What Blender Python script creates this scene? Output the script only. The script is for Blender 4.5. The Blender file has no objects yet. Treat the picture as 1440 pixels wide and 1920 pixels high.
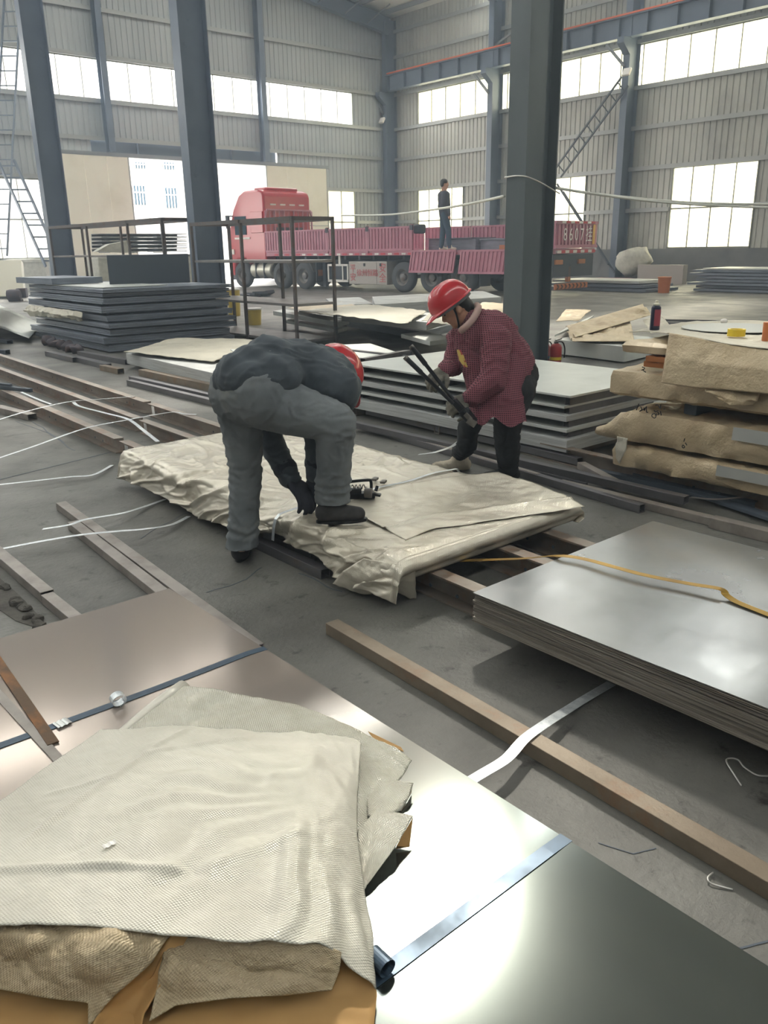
import bpy, math, random
from mathutils import Vector, Matrix, noise, Euler
random.seed(7)
D = bpy.data
SC = bpy.context.scene
COL = SC.collection
PI = math.pi

# ---------------------------------------------------------------- camera maths (1440 x 1920 frame)
F, PITCH, ROLL, YAW, EYE = 1527.16, .314628, -.0163784, .707576, 1.5
_fw = Vector((math.sin(YAW)*math.cos(PITCH), math.cos(YAW)*math.cos(PITCH), -math.sin(PITCH)))
_r = Vector((math.cos(YAW), -math.sin(YAW), 0)); _u = _r.cross(_fw)
CR = math.cos(ROLL)*_r + math.sin(ROLL)*_u
CU = -math.sin(ROLL)*_r + math.cos(ROLL)*_u
CP = Vector((0, 0, EYE))
def ray(x, y): return _fw + CR*((x-720)/F) - CU*((y-960)/F)
def G(x, y, z=0.0):
    d = ray(x, y); return CP + d*((z-EYE)/d.z)
def AX(x, y, X):
    d = ray(x, y); return CP + d*(X/d.x)
def AY(x, y, Y):
    d = ray(x, y); return CP + d*(Y/d.y)
def AT(x, y, t): return CP + ray(x, y)*t

# ---------------------------------------------------------------- materials
def _n(nt, typ, **kw):
    n = nt.nodes.new(typ)
    for k, v in kw.items():
        if k in n.inputs: n.inputs[k].default_value = v
        else: setattr(n, k, v)
    return n
def lin(c):
    return tuple((x/255/12.92 if x/255 <= .04045 else ((x/255+.055)/1.055)**2.4) for x in c)
def M(name, col, rough=.6, metal=0., col2=None, scale=6., detail=5., lo=.4, hi=.65, stretch=(1,1,1),
      bump=0., bscale=60., rvar=0., rust=None, rscale=5., rlo=.5, rhi=.62, weave=0, wstr=.3, coat=0., spec=.5,
      grid=None, sheen=0., bdist=.01):
    """col etc. are sRGB 0..255"""
    m = D.materials.new(name); m.use_nodes = True; nt = m.node_tree; L = nt.links
    b = nt.nodes['Principled BSDF']
    b.inputs['Roughness'].default_value = rough; b.inputs['Metallic'].default_value = metal
    b.inputs['Specular IOR Level'].default_value = spec
    if coat: b.inputs['Coat Weight'].default_value = coat; b.inputs['Coat Roughness'].default_value = .12
    if sheen: b.inputs['Sheen Weight'].default_value = sheen
    c1 = lin(col)+(1,); tc = _n(nt, 'ShaderNodeTexCoord')
    mp = _n(nt, 'ShaderNodeMapping'); mp.inputs['Scale'].default_value = stretch
    geo = _n(nt, 'ShaderNodeNewGeometry')
    L.new(geo.outputs['Position'] if not name.startswith('obj_') else tc.outputs['Object'], mp.inputs['Vector'])
    colsock = None
    if col2 is not None:
        nz = _n(nt, 'ShaderNodeTexNoise', Scale=scale, Detail=detail, Roughness=.6)
        L.new(mp.outputs[0], nz.inputs['Vector'])
        rp = _n(nt, 'ShaderNodeMapRange'); rp.inputs[1].default_value = lo; rp.inputs[2].default_value = hi
        L.new(nz.outputs[0], rp.inputs[0])
        mx = _n(nt, 'ShaderNodeMix', data_type='RGBA')
        mx.inputs['A'].default_value = c1; mx.inputs['B'].default_value = lin(col2)+(1,)
        L.new(rp.outputs[0], mx.inputs['Factor']); colsock = mx.outputs['Result']
        if rvar:
            r2 = _n(nt, 'ShaderNodeMapRange'); r2.inputs[1].default_value = .3; r2.inputs[2].default_value = .7
            r2.inputs[3].default_value = max(.03, rough-rvar); r2.inputs[4].default_value = min(1, rough+rvar)
            L.new(nz.outputs[0], r2.inputs[0]); L.new(r2.outputs[0], b.inputs['Roughness'])
    if rust is not None:
        nz2 = _n(nt, 'ShaderNodeTexNoise', Scale=rscale, Detail=8., Roughness=.7)
        L.new(mp.outputs[0], nz2.inputs['Vector'])
        rp2 = _n(nt, 'ShaderNodeMapRange'); rp2.inputs[1].default_value = rlo; rp2.inputs[2].default_value = rhi
        L.new(nz2.outputs[0], rp2.inputs[0])
        mx2 = _n(nt, 'ShaderNodeMix', data_type='RGBA')
        if colsock: L.new(colsock, mx2.inputs['A'])
        else: mx2.inputs['A'].default_value = c1
        mx2.inputs['B'].default_value = lin(rust)+(1,)
        L.new(rp2.outputs[0], mx2.inputs['Factor']); colsock = mx2.outputs['Result']
        if metal:
            mm = _n(nt, 'ShaderNodeMath', operation='MULTIPLY_ADD'); mm.inputs[1].default_value = -metal; mm.inputs[2].default_value = metal
            L.new(rp2.outputs[0], mm.inputs[0]); L.new(mm.outputs[0], b.inputs['Metallic'])
    if grid is not None:   # gingham check: (size, colour, rotation euler)
        size, gcol, rot = grid
        mg = _n(nt, 'ShaderNodeMapping'); mg.inputs['Rotation'].default_value = rot; mg.inputs['Scale'].default_value = (1/size,)*3
        L.new(tc.outputs['Object'], mg.inputs['Vector'])
        sx = _n(nt, 'ShaderNodeSeparateXYZ'); L.new(mg.outputs[0], sx.inputs[0])
        outs = []
        for ax in (0, 2):
            f = _n(nt, 'ShaderNodeMath', operation='FRACT'); L.new(sx.outputs[ax], f.inputs[0])
            g = _n(nt, 'ShaderNodeMath', operation='GREATER_THAN'); g.inputs[1].default_value = .62; L.new(f.outputs[0], g.inputs[0]); outs.append(g)
        ad = _n(nt, 'ShaderNodeMath', operation='MAXIMUM'); L.new(outs[0].outputs[0], ad.inputs[0]); L.new(outs[1].outputs[0], ad.inputs[1])
        mx3 = _n(nt, 'ShaderNodeMix', data_type='RGBA')
        if colsock: L.new(colsock, mx3.inputs['A'])
        else: mx3.inputs['A'].default_value = c1
        mx3.inputs['B'].default_value = lin(gcol)+(1,)
        L.new(ad.outputs[0], mx3.inputs['Factor']); colsock = mx3.outputs['Result']
    if colsock: L.new(colsock, b.inputs['Base Color'])
    else: b.inputs['Base Color'].default_value = c1
    nrm = None
    if bump:
        nb = _n(nt, 'ShaderNodeTexNoise', Scale=bscale, Detail=6., Roughness=.65); L.new(mp.outputs[0], nb.inputs['Vector'])
        bp = _n(nt, 'ShaderNodeBump', Strength=bump, Distance=bdist); L.new(nb.outputs[0], bp.inputs['Height']); nrm = bp
    if weave:
        # interlaced tapes: over-under checker of two half sine ridges, in UV metres
        mw = _n(nt, 'ShaderNodeMapping'); mw.inputs['Scale'].default_value = (weave,)*3
        L.new(tc.outputs['UV'], mw.inputs['Vector'])
        sx = _n(nt, 'ShaderNodeSeparateXYZ'); L.new(mw.outputs[0], sx.inputs[0])
        s = []
        for ax in (0, 1):
            a = _n(nt, 'ShaderNodeMath', operation='SINE'); L.new(sx.outputs[ax], a.inputs[0]); s.append(a)
        mu = _n(nt, 'ShaderNodeMath', operation='MULTIPLY'); L.new(s[0].outputs[0], mu.inputs[0]); L.new(s[1].outputs[0], mu.inputs[1])
        bw = _n(nt, 'ShaderNodeBump', Strength=wstr, Distance=.003); L.new(mu.outputs[0], bw.inputs['Height'])
        if nrm: L.new(nrm.outputs[0], bw.inputs['Normal'])
        nrm = bw
    if nrm: L.new(nrm.outputs[0], b.inputs['Normal'])
    return m

def pane_mat(name, col, clear, dirt=None):
    m = D.materials.new(name); m.use_nodes = True; nt = m.node_tree; L = nt.links
    for n in list(nt.nodes):
        if n.type == 'BSDF_PRINCIPLED': nt.nodes.remove(n)
    out = [n for n in nt.nodes if n.type == 'OUTPUT_MATERIAL'][0]
    tr = _n(nt, 'ShaderNodeBsdfTransparent'); tr.inputs[0].default_value = lin(col)+(1,)
    tl = _n(nt, 'ShaderNodeBsdfTranslucent'); tl.inputs[0].default_value = lin(col)+(1,)
    mx = _n(nt, 'ShaderNodeMixShader'); mx.inputs[0].default_value = clear
    if dirt:
        geo = _n(nt, 'ShaderNodeNewGeometry'); mp = _n(nt, 'ShaderNodeMapping'); mp.inputs['Scale'].default_value = (1, 1, .45)
        L.new(geo.outputs['Position'], mp.inputs['Vector'])
        nz = _n(nt, 'ShaderNodeTexNoise', Scale=1.6, Detail=7., Roughness=.62); L.new(mp.outputs[0], nz.inputs['Vector'])
        cm = _n(nt, 'ShaderNodeMix', data_type='RGBA'); cm.inputs['A'].default_value = lin(col)+(1,); cm.inputs['B'].default_value = lin(dirt)+(1,)
        rp = _n(nt, 'ShaderNodeMapRange'); rp.inputs[1].default_value = .42; rp.inputs[2].default_value = .72
        L.new(nz.outputs[0], rp.inputs[0]); L.new(rp.outputs[0], cm.inputs['Factor'])
        L.new(cm.outputs['Result'], tr.inputs[0]); L.new(cm.outputs['Result'], tl.inputs[0])
    L.new(tl.outputs[0], mx.inputs[1]); L.new(tr.outputs[0], mx.inputs[2]); L.new(mx.outputs[0], out.inputs[0])
    return m

# ---------------------------------------------------------------- mesh builder
class MB:
    def __init__(s): s.v = []; s.f = []; s.uv = {}
    def add(s, vs, fs):
        o = len(s.v); s.v += [Vector(p) for p in vs]; s.f += [tuple(i+o for i in f) for f in fs]; return o
    def box(s, c, d, rz=0., rx=0., ry=0.):
        R = Euler((rx, ry, rz)).to_matrix(); c = Vector(c); h = Vector(d)/2
        vs = [c + R @ Vector((x*h.x, y*h.y, z*h.z)) for z in (-1, 1) for y in (-1, 1) for x in (-1, 1)]
        s.add(vs, [(0,2,3,1),(4,5,7,6),(0,1,5,4),(1,3,7,5),(3,2,6,7),(2,0,4,6)]); return s
    def bb(s, a, b):
        a = Vector(a); b = Vector(b); return s.box((a+b)/2, [abs(x) for x in (b-a)])
    def frame(s, p, q, up=Vector((0,0,1))):
        p = Vector(p); q = Vector(q); d = (q-p).normalized(); sd = d.cross(Vector(up))
        if sd.length < 1e-5: sd = d.cross(Vector((1,0,0)))
        sd.normalize(); return p, q, d, sd, sd.cross(d)
    def bar(s, p, q, w, h, up=(0,0,1)):
        """solid bar p->q: w sideways, h along up, centred"""
        p, q, d, a, b = s.frame(p, q, up)
        vs = [e + a*(x*w/2) + b*(y*h/2) for e in (p, q) for x, y in ((-1,-1),(1,-1),(1,1),(-1,1))]
        s.add(vs, [(3,2,1,0),(4,5,6,7),(0,1,5,4),(1,2,6,5),(2,3,7,6),(3,0,4,7)]); return s
    def hollow(s, p, q, w, h, t=.004, up=(0,0,1)):
        p, q, d, a, b = s.frame(p, q, up)
        vs = []
        for e in (p, q):
            for k in (0, t):
                for x, y in ((-1,-1),(1,-1),(1,1),(-1,1)): vs.append(e + a*(x*(w/2-k)) + b*(y*(h/2-k)))
        fs = []
        for i in range(4):
            j = (i+1) % 4
            fs += [(i, j, 8+j, 8+i), (4+j, 4+i, 12+i, 12+j), (j, i, 4+i, 4+j), (8+i, 8+j, 12+j, 12+i)]
        s.add(vs, fs); return s
    def channel(s, p, q, w, h, t=.008, up=(0,0,1), side=1):
        """C channel: web on one side, flanges top and bottom"""
        p, q, d, a, b = s.frame(p, q, up); a = a*side
        prof = [(-w/2,-h/2),(w/2,-h/2),(w/2,-h/2+t),(-w/2+t,-h/2+t),(-w/2+t,h/2-t),(w/2,h/2-t),(w/2,h/2),(-w/2,h/2)]
        vs = [e + a*x + b*y for e in (p, q) for x, y in prof]; n = 8
        fs = [(i, (i+1) % n, n+(i+1) % n, n+i) for i in range(n)] + [tuple(range(n-1,-1,-1)), tuple(range(n, 2*n))]
        s.add(vs, fs); return s
    def hsec(s, p, q, w, h, tf=.016, tw=.012, up=(0,0,1)):
        """H/I section: flanges width w (sideways), depth h (along up)"""
        p, q, d, a, b = s.frame(p, q, up)
        prof = [(-w/2,-h/2),(w/2,-h/2),(w/2,-h/2+tf),(tw/2,-h/2+tf),(tw/2,h/2-tf),(w/2,h/2-tf),(w/2,h/2),(-w/2,h/2),(-w/2,h/2-tf),(-tw/2,h/2-tf),(-tw/2,-h/2+tf),(-w/2,-h/2+tf)]
        n = 12; vs = [e + a*x + b*y for e in (p, q) for x, y in prof]
        fs = [(i, (i+1) % n, n+(i+1) % n, n+i) for i in range(n)] + [tuple(range(n-1,-1,-1)), tuple(range(n, 2*n))]
        s.add(vs, fs); return s
    def tube(s, pts, r, n=8, caps=True):
        pts = [Vector(p) for p in pts]; rs = r if isinstance(r, (list, tuple)) else [r]*len(pts)
        vs = []; prev = None
        for i, p in enumerate(pts):
            t = (pts[min(i+1, len(pts)-1)] - pts[max(i-1, 0)]).normalized()
            if prev is None:
                a = t.cross(Vector((0,0,1)))
                if a.length < 1e-3: a = t.cross(Vector((1,0,0)))
            else: a = prev - t*prev.dot(t)
            a.normalize(); prev = a; b = t.cross(a)
            vs += [p + (a*math.cos(2*PI*k/n) + b*math.sin(2*PI*k/n))*rs[i] for k in range(n)]
        fs = [(i*n+k, i*n+(k+1) % n, (i+1)*n+(k+1) % n, (i+1)*n+k) for i in range(len(pts)-1) for k in range(n)]
        if caps: fs += [tuple(range(n-1,-1,-1)), tuple(range((len(pts)-1)*n, len(pts)*n))]
        s.add(vs, fs); return s
    def ribbon(s, pts, w, t=.001, side=None):
        """flat strap along pts, width w across horizontally (or side vector list)"""
        pts = [Vector(p) for p in pts]; vs = []
        for i, p in enumerate(pts):
            tg = (pts[min(i+1, len(pts)-1)] - pts[max(i-1, 0)]).normalized()
            a = Vector(side[i]) if side else tg.cross(Vector((0,0,1)))
            if a.length < 1e-4: a = Vector((1,0,0))
            a.normalize(); b = a.cross(tg).normalized()
            vs += [p + a*w/2*x + b*t/2*y for x, y in ((-1,-1),(1,-1),(1,1),(-1,1))]
        m = len(pts)
        fs = [(i*4+k, i*4+(k+1) % 4, (i+1)*4+(k+1) % 4, (i+1)*4+k) for i in range(m-1) for k in range(4)]
        fs += [(3,2,1,0), tuple(range((m-1)*4, m*4))]
        s.add(vs, fs); return s
    def lathe(s, prof, c, n=24, axis='z', R=None, caps=True):
        c = Vector(c); vs = []
        for r, h in prof:
            for k in range(n):
                a = 2*PI*k/n; p = Vector((r*math.cos(a), r*math.sin(a), h))
                if axis == 'y': p = Vector((p.x, p.z, p.y))
                if axis == 'x': p = Vector((p.z, p.x, p.y))
                if R is not None: p = R @ p
                vs.append(c+p)
        fs = [(i*n+k, i*n+(k+1) % n, (i+1)*n+(k+1) % n, (i+1)*n+k) for i in range(len(prof)-1) for k in range(n)]
        if caps and prof[0][0] > 1e-5: fs.append(tuple(range(n-1,-1,-1)))
        if caps and prof[-1][0] > 1e-5: fs.append(tuple(range((len(prof)-1)*n, len(prof)*n)))
        s.add(vs, fs); return s
    def prism(s, poly, z0, z1):
        n = len(poly); vs = [Vector((p[0], p[1], z)) for z in (z0, z1) for p in poly]
        s.add(vs, [tuple(range(n-1,-1,-1)), tuple(range(n, 2*n))] + [(i, (i+1) % n, n+(i+1) % n, n+i) for i in range(n)]); return s
    def prism3(s, poly, d):
        """extrude a 3D polygon by vector d"""
        n = len(poly); d = Vector(d); vs = [Vector(p) for p in poly] + [Vector(p)+d for p in poly]
        s.add(vs, [tuple(range(n-1,-1,-1)), tuple(range(n, 2*n))] + [(i, (i+1) % n, n+(i+1) % n, n+i) for i in range(n)]); return s
    def ell(s, c, r, R=None, n=16, m=10):
        c = Vector(c); vs = []; 
        for i in range(m+1):
            th = PI*i/m
            for k in range(n):
                a = 2*PI*k/n; p = Vector((r[0]*math.sin(th)*math.cos(a), r[1]*math.sin(th)*math.sin(a), r[2]*math.cos(th)))
                if R is not None: p = R @ p
                vs.append(c+p)
        s.add(vs, [(i*n+k, (i+1)*n+k, (i+1)*n+(k+1) % n, i*n+(k+1) % n) for i in range(m) for k in range(n)]); return s
    def cap(s, p, q, r0, r1, n=12):
        """tapered capsule"""
        p = Vector(p); q = Vector(q); d = (q-p); L = d.length; d = d.normalized() if L > 1e-6 else Vector((0,0,1))
        pts = []; rs = []
        for i in range(5):
            a = PI/2*(1-i/5); pts.append(p - d*r0*math.sin(a)); rs.append(max(.002, r0*math.cos(a)))
        pts.append(p); rs.append(r0); pts.append(q); rs.append(r1)
        for i in range(1, 6):
            a = PI/2*i/5; pts.append(q + d*r1*math.sin(a)); rs.append(max(.002, r1*math.cos(a)))
        return s.tube(pts, rs, n)
    def grid(s, P, uvs=None, closed_v=False):
        """P[i][j] vectors"""
        m = len(P); n = len(P[0]); o = len(s.v)
        s.v += [Vector(p) for row in P for p in row]
        fs = []
        for i in range(m-1):
            for j in range(n-1 if not closed_v else n):
                j2 = (j+1) % n; fs.append((o+i*n+j, o+i*n+j2, o+(i+1)*n+j2, o+(i+1)*n+j))
        s.f += fs
        if uvs:
            for i in range(m):
                for j in range(n): s.uv[o+i*n+j] = uvs[i][j]
        return s
    def build(s, name, mat, parent=None, smooth=False, bevel=0., org=None, solid=0., **props):
        vs = s.v
        lo = Vector([min(v[i] for v in vs) for i in range(3)]); hi = Vector([max(v[i] for v in vs) for i in range(3)])
        o = Vector(org) if org is not None else Vector(((lo.x+hi.x)/2, (lo.y+hi.y)/2, lo.z))
        me = D.meshes.new(name); me.from_pydata([v-o for v in vs], [], s.f)
        if s.uv:
            ul = me.uv_layers.new(name='UVMap')
            for lp in me.loops: ul.data[lp.index].uv = s.uv.get(lp.vertex_index, (0, 0))
        me.materials.append(mat)
        if smooth:
            me.polygons.foreach_set('use_smooth', [True]*len(me.polygons))
            if smooth is not True: me.set_sharp_from_angle(angle=math.radians(smooth))
        me.update()
        ob = D.objects.new(name, me); COL.objects.link(ob)
        if parent is not None:
            ob.parent = parent; ob.location = o - WL(parent)
        else: ob.location = o
        if bevel:
            bv = ob.modifiers.new('bevel', 'BEVEL'); bv.width = bevel; bv.segments = 2; bv.limit_method = 'ANGLE'; bv.angle_limit = .6
        if solid:
            sd = ob.modifiers.new('solid', 'SOLIDIFY'); sd.thickness = solid; sd.offset = 0
        for k, v in props.items(): ob[k] = v
        return ob
def WL(o):
    p = Vector(o.location)
    while o.parent is not None: o = o.parent; p += Vector(o.location)
    return p
def tag(o, label, cat, group=None, kind=None):
    o['label'] = label; o['category'] = cat
    if group: o['group'] = group
    if kind: o['kind'] = kind
    return o
def thing(name, label, cat, loc=(0,0,0), group=None, kind=None):
    o = D.objects.new(name, None); COL.objects.link(o); o.location = loc; o.empty_display_size = .1
    return tag(o, label, cat, group, kind)
def dup(root, delta, label=None, rz=0., group=None):
    r = root.copy(); COL.objects.link(r); r.location = Vector(root.location)+Vector(delta); r.rotation_euler.z += rz
    if label: r['label'] = label
    if group: r['group'] = group
    for ch in list(root.children):
        c = ch.copy(); COL.objects.link(c); c.parent = r
        for g in list(ch.children):
            d = g.copy(); COL.objects.link(d); d.parent = c
    return r
def remesh(name, mb, mat, parent=None, voxel=.012, smooth=6, disp=None, org=None, fac=.5):
    """fuse overlapping closed shapes into one continuous skin"""
    ob = mb.build(name, mat, None, smooth=True, org=org)
    rm = ob.modifiers.new('r', 'REMESH'); rm.mode = 'VOXEL'; rm.voxel_size = voxel; rm.use_smooth_shade = True
    if smooth:
        sm = ob.modifiers.new('s', 'SMOOTH'); sm.factor = fac; sm.iterations = smooth
    dg = bpy.context.evaluated_depsgraph_get(); dg.update()
    me = D.meshes.new_from_object(ob.evaluated_get(dg)); old = ob.data
    ob.modifiers.clear(); ob.data = me; me.name = name; D.meshes.remove(old)
    if not me.materials: me.materials.append(mat)
    if disp:
        o = WL(ob); vn = [v.normal.copy() for v in me.vertices]
        for v, n in zip(me.vertices, vn): v.co += n*disp(v.co+o, n)
    me.polygons.foreach_set('use_smooth', [True]*len(me.polygons)); me.update()
    if parent is not None:
        w = Vector(ob.location); ob.parent = parent; ob.location = w - WL(parent)
    return ob
def billow(p, octv=4, gain=.5, lac=2.1):
    a = 1.; t = 0.; p = Vector(p)
    for i in range(octv):
        t += a*(abs(noise.noise(p))*2 - .5); a *= gain; p = p*lac + Vector((3.1, 1.7, 5.3))
    return t
def lerp(a, b, t): return a + (b-a)*t
def sst(a, b, x):
    t = max(0., min(1., (x-a)/(b-a))); return t*t*(3-2*t)
def poly_at(pts, t):
    """point at fraction t along polyline of Vectors"""
    L = [(pts[i+1]-pts[i]).length for i in range(len(pts)-1)]; T = sum(L)*max(0., min(1., t))
    for i, l in enumerate(L):
        if T <= l or i == len(L)-1: return pts[i].lerp(pts[i+1], T/l if l else 0)
        T -= l
def smooth_pts(pts, k=6):
    """Catmull-Rom resample"""
    pts = [Vector(p) for p in pts]; out = []
    for i in range(len(pts)-1):
        p0 = pts[max(i-1, 0)]; p1 = pts[i]; p2 = pts[i+1]; p3 = pts[min(i+2, len(pts)-1)]
        for j in range(k):
            t = j/k
            out.append(.5*((2*p1) + (p2-p0)*t + (2*p0-5*p1+4*p2-p3)*t*t + (3*p1-p0-3*p2+p3)*t**3))
    out.append(pts[-1]); return out

# ---------------------------------------------------------------- palette
mt = {}
mt['concrete'] = M('concrete_floor', (110,108,103), .5, 0, (82,80,76), 1.1, 8, .38, .66, bump=.5, bscale=30, spec=.5, rvar=.12, rust=(56,53,50), rscale=8, rlo=.58, rhi=.68)
mt['paving'] = M('outdoor_paving', (190,188,182), .9, 0, (170,168,160), .6)
mt['clad_left'] = M('wall_cladding_grey', (176,181,184), .5, 0, (160,166,170), .5, 4, .4, .7, stretch=(1,1,.4))
mt['clad_right'] = M('wall_cladding_pale', (190,191,184), .42, .1, (168,168,163), .35, 6, .4, .66, stretch=(1,1,.5), rust=(128,128,128), rscale=.5, rlo=.53, rhi=.75)
mt['girt'] = M('galvanised_girt', (165,168,168), .45, .3)
mt['masonry'] = M('masonry_render', (120,121,122), .8, 0, (95,97,100), 1.4, 6, .4, .7)
mt['roof'] = M('roof_liner', (236,235,226), .6, 0, (222,220,210), .4)
mt['steel_blue'] = M('painted_steel_slate', (104,116,134), .42, 0, (92,104,122), 1.5, 5, .4, .7, rust=(76,86,100), rscale=2.4, rlo=.62, rhi=.75)
mt['steel_purlin'] = M('painted_steel_pale', (135,140,145), .5)
mt['col_green'] = M('painted_column_grey', (96,104,109), .4, .0, (84,91,96), 1.2, 6, .4, .7, rust=(60,62,62), rscale=1.6, rlo=.66, rhi=.78, stretch=(1,1,.4))
mt['orange'] = M('orange_conductor_rail', (222,104,62), .5)
mt['door_panel'] = M('sandwich_door_panel', (242,238,222), .5, 0, (224,218,198), .7, 5, .5, .8)
mt['win_frame'] = M('window_frame_steel', (128,130,120), .5)
mt['pane_l'] = pane_mat('window_pane_clear', (252,252,250), .8)
mt['pane_r'] = pane_mat('window_pane_frosted', (170,166,140), .12)
mt['pane_dirty'] = pane_mat('window_pane_dirty', (160,157,134), .15, (118,112,94))
mt['skylight'] = pane_mat('skylight_sheet', (222,222,216), .42)
mt['dark'] = M('shadow_grey_steel', (74,82,94), .6)
mt['plaster_out'] = M('outdoor_building_plaster', (150,146,140), .9)
mt['glass_out'] = M('outdoor_window_glass', (54,72,84), .7, spec=.0)
mt['rail_rust'] = M('mill_steel_rusty', (158,148,138), .42, .4, (134,122,112), 3, 6, .4, .65, rust=(142,112,90), rscale=4.5, rlo=.5, rhi=.66, bump=.2, bscale=80)
mt['tube_dark'] = M('mill_steel_tube', (118,116,120), .38, .55, (96,94,98), 4, 6, .4, .65, rust=(108,94,86), rscale=5, rlo=.58, rhi=.74, stretch=(1,.4,1))
mt['tube_grey'] = M('weathered_steel_tube', (158,150,144), .45, .4, (132,124,118), 7, 6, .4, .65, rust=(140,116,100), rscale=4, rlo=.58, rhi=.76)
mt['tube_rust'] = M('rusty_steel_tube', (142,128,112), .5, .3, (122,108,92), 5, 7, .4, .65, rust=(136,102,74), rscale=6, rlo=.52, rhi=.7, bump=.2, bscale=90)
mt['sheet_grey'] = M('cold_rolled_sheet', (172,174,175), .24, .85, (148,150,152), 2.2, 7, .35, .7, rvar=.07, rust=(190,186,172), rscale=4, rlo=.66, rhi=.76)
mt['sheet_edge'] = M('sheet_edge_steel', (158,150,140), .5, .35, (120,112,104), 3, 4, .4, .6, stretch=(1,1,60), bump=.1, bscale=30)
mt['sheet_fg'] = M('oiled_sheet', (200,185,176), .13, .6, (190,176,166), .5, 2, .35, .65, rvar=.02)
mt['sheet_white'] = M('galvanised_sheet', (216,219,216), .4, .25, (200,203,200), 2, 5, .4, .7)
mt['sheet_white_edge'] = M('galvanised_sheet_edge', (206,208,208), .5, .25, (180,181,181), 2.5, 4, .4, .6, stretch=(1,1,50))
mt['sheet_black'] = M('hot_rolled_plate', (138,146,160), .42, .35, (112,119,132), 2, 6, .4, .7, stretch=(1,1,8))
mt['band_blue'] = M('blued_steel_band', (74,92,112), .38, .35, (56,70,84), 6, 5, .35, .7, rvar=.1)
mt['band_bright'] = M('galvanised_band', (226,230,233), .3, .5, (196,202,208), 40, 4, .4, .65)
mt['band_brass'] = M('yellowed_band', (176,140,62), .35, .6, (150,118,60), 5, 4, .4, .65)
mt['tape_silver'] = M('silver_tape', (205,206,205), .3, .7)
mt['rust_bar'] = M('rusty_flat_bar', (150,98,50), .6, .3, (98,74,52), 7, 7, .42, .6, stretch=(1,.6,1), bump=.2, bscale=60)
mt['wrap'] = M('woven_wrap_cream', (206,200,184), .36, .12, (194,187,170), 3, 4, .4, .7, weave=700, wstr=.35, spec=.6, bump=.5, bscale=10, bdist=.03)
mt['wrap_fg'] = M('woven_wrap_pale', (206,201,189), .34, .08, (196,191,178), 4, 4, .4, .7, weave=1000, wstr=.3, spec=.6)
mt['wrap_silver'] = M('woven_wrap_silver', (206,202,190), .26, .45, (186,181,168), 9, 5, .4, .7, weave=900, wstr=.45, spec=.6, bump=.25, bscale=45)
mt['wrap_brown'] = M('woven_wrap_khaki', (186,168,138), .38, .15, (166,147,116), 6, 5, .4, .7, weave=900, wstr=.35, bump=.5, bscale=16, bdist=.02)
mt['wrap_pack'] = M('crumpled_pack_wrap', (226,218,202), .18, .4, (212,202,184), 2.5, 6, .4, .7, weave=900, wstr=.2, spec=.9)
mt['wrap_old'] = M('aged_kraft_wrap', (210,190,158), .36, .1, (190,168,134), 3, 7, .38, .68, bump=.6, bscale=5, bdist=.04, rust=(172,146,112), rscale=2.2, rlo=.56, rhi=.72)
mt['kraft'] = M('kraft_paper', (186,146,92), .75, 0, (172,132,80), 4, 4, .4, .7)
mt['paper_grey'] = M('dusty_wrap_sheet', (192,186,170), .6, 0, (170,164,150), 2, 6, .4, .7, bump=.5, bscale=7, bdist=.04)
mt['red_hat'] = M('red_helmet_shell', (196,34,46), .25, 0, coat=.5)
mt['hat_in'] = M('helmet_harness', (120,126,130), .6)
mt['skin'] = M('skin', (206,158,130), .55, 0, (196,146,120), 20)
mt['hair'] = M('black_hair', (22,20,22), .5, bump=.4, bscale=150)
mt['jacket'] = M('slate_work_jacket', (70,78,86), .85, 0, (60,67,75), 6, 5, .4, .7, bump=.15, bscale=220, sheen=.1)
mt['trouser'] = M('grey_work_trousers', (124,128,132), .88, 0, (104,109,114), 5, 6, .4, .7, bump=.15, bscale=240, rust=(132,132,128), rscale=3, rlo=.56, rhi=.72)
mt['shoe'] = M('dark_suede_shoe', (62,60,60), .85, 0, (50,48,48), 20)
mt['glove'] = M('dark_work_glove', (44,46,56), .85, bump=.2, bscale=200)
mt['glove_w'] = M('grey_knit_glove', (132,128,118), .85, 0, (96,92,84), 14, 4, .4, .6, bump=.3, bscale=260)
mt['check'] = M('obj_red_gingham', (78,30,42), .85, 0, (64,24,34), 6, grid=(.0125, (136,76,88), (.0,.0,.62)), bump=.1, bscale=200)
mt['black_cloth'] = M('black_trousers', (26,28,31), .85, 0, (20,21,24), 5, bump=.2, bscale=60)
mt['scarf'] = M('pale_pink_collar', (176,148,140), .8)
mt['badge'] = M('yellow_print_patch', (206,178,90), .7, 0, (170,60,60), 24, 3, .5, .58)
mt['fur'] = M('cream_fur', (226,214,194), .95, bump=.8, bscale=180)
mt['tool'] = M('black_tool_steel', (30,32,37), .35, .5)
mt['tool_grey'] = M('tool_grey_metal', (112,108,104), .4, .6)
mt['shirt_far'] = M('dark_shirt', (66,68,80), .85)
mt['jeans'] = M('blue_jeans', (62,84,104), .85)
mt['truck_red'] = M('truck_cab_red', (184,28,42), .35, 0, coat=.4)
mt['truck_maroon'] = M('trailer_maroon', (190,126,144), .5, 0, (176,110,130), 3, 5, .4, .7)
mt['chassis'] = M('chassis_black', (58,64,74), .6)
mt['tyre'] = M('tyre_rubber', (74,76,80), .8, bump=.2, bscale=40)
mt['hub'] = M('wheel_rim', (120,118,118), .5, .4, rust=(100,80,60), rscale=6)
mt['tank'] = M('fuel_tank_alloy', (186,184,172), .4, .5)
mt['box_alloy'] = M('toolbox_panel', (176,170,166), .5, .2)
mt['white'] = M('reflective_white', (236,232,228), .5)
mt['refl_red'] = M('reflective_red', (200,40,60), .5)
mt['yellow'] = M('yellow_plastic', (226,196,40), .4)
mt['bucket_y'] = M('yellow_bucket', (206,180,84), .5)
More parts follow.
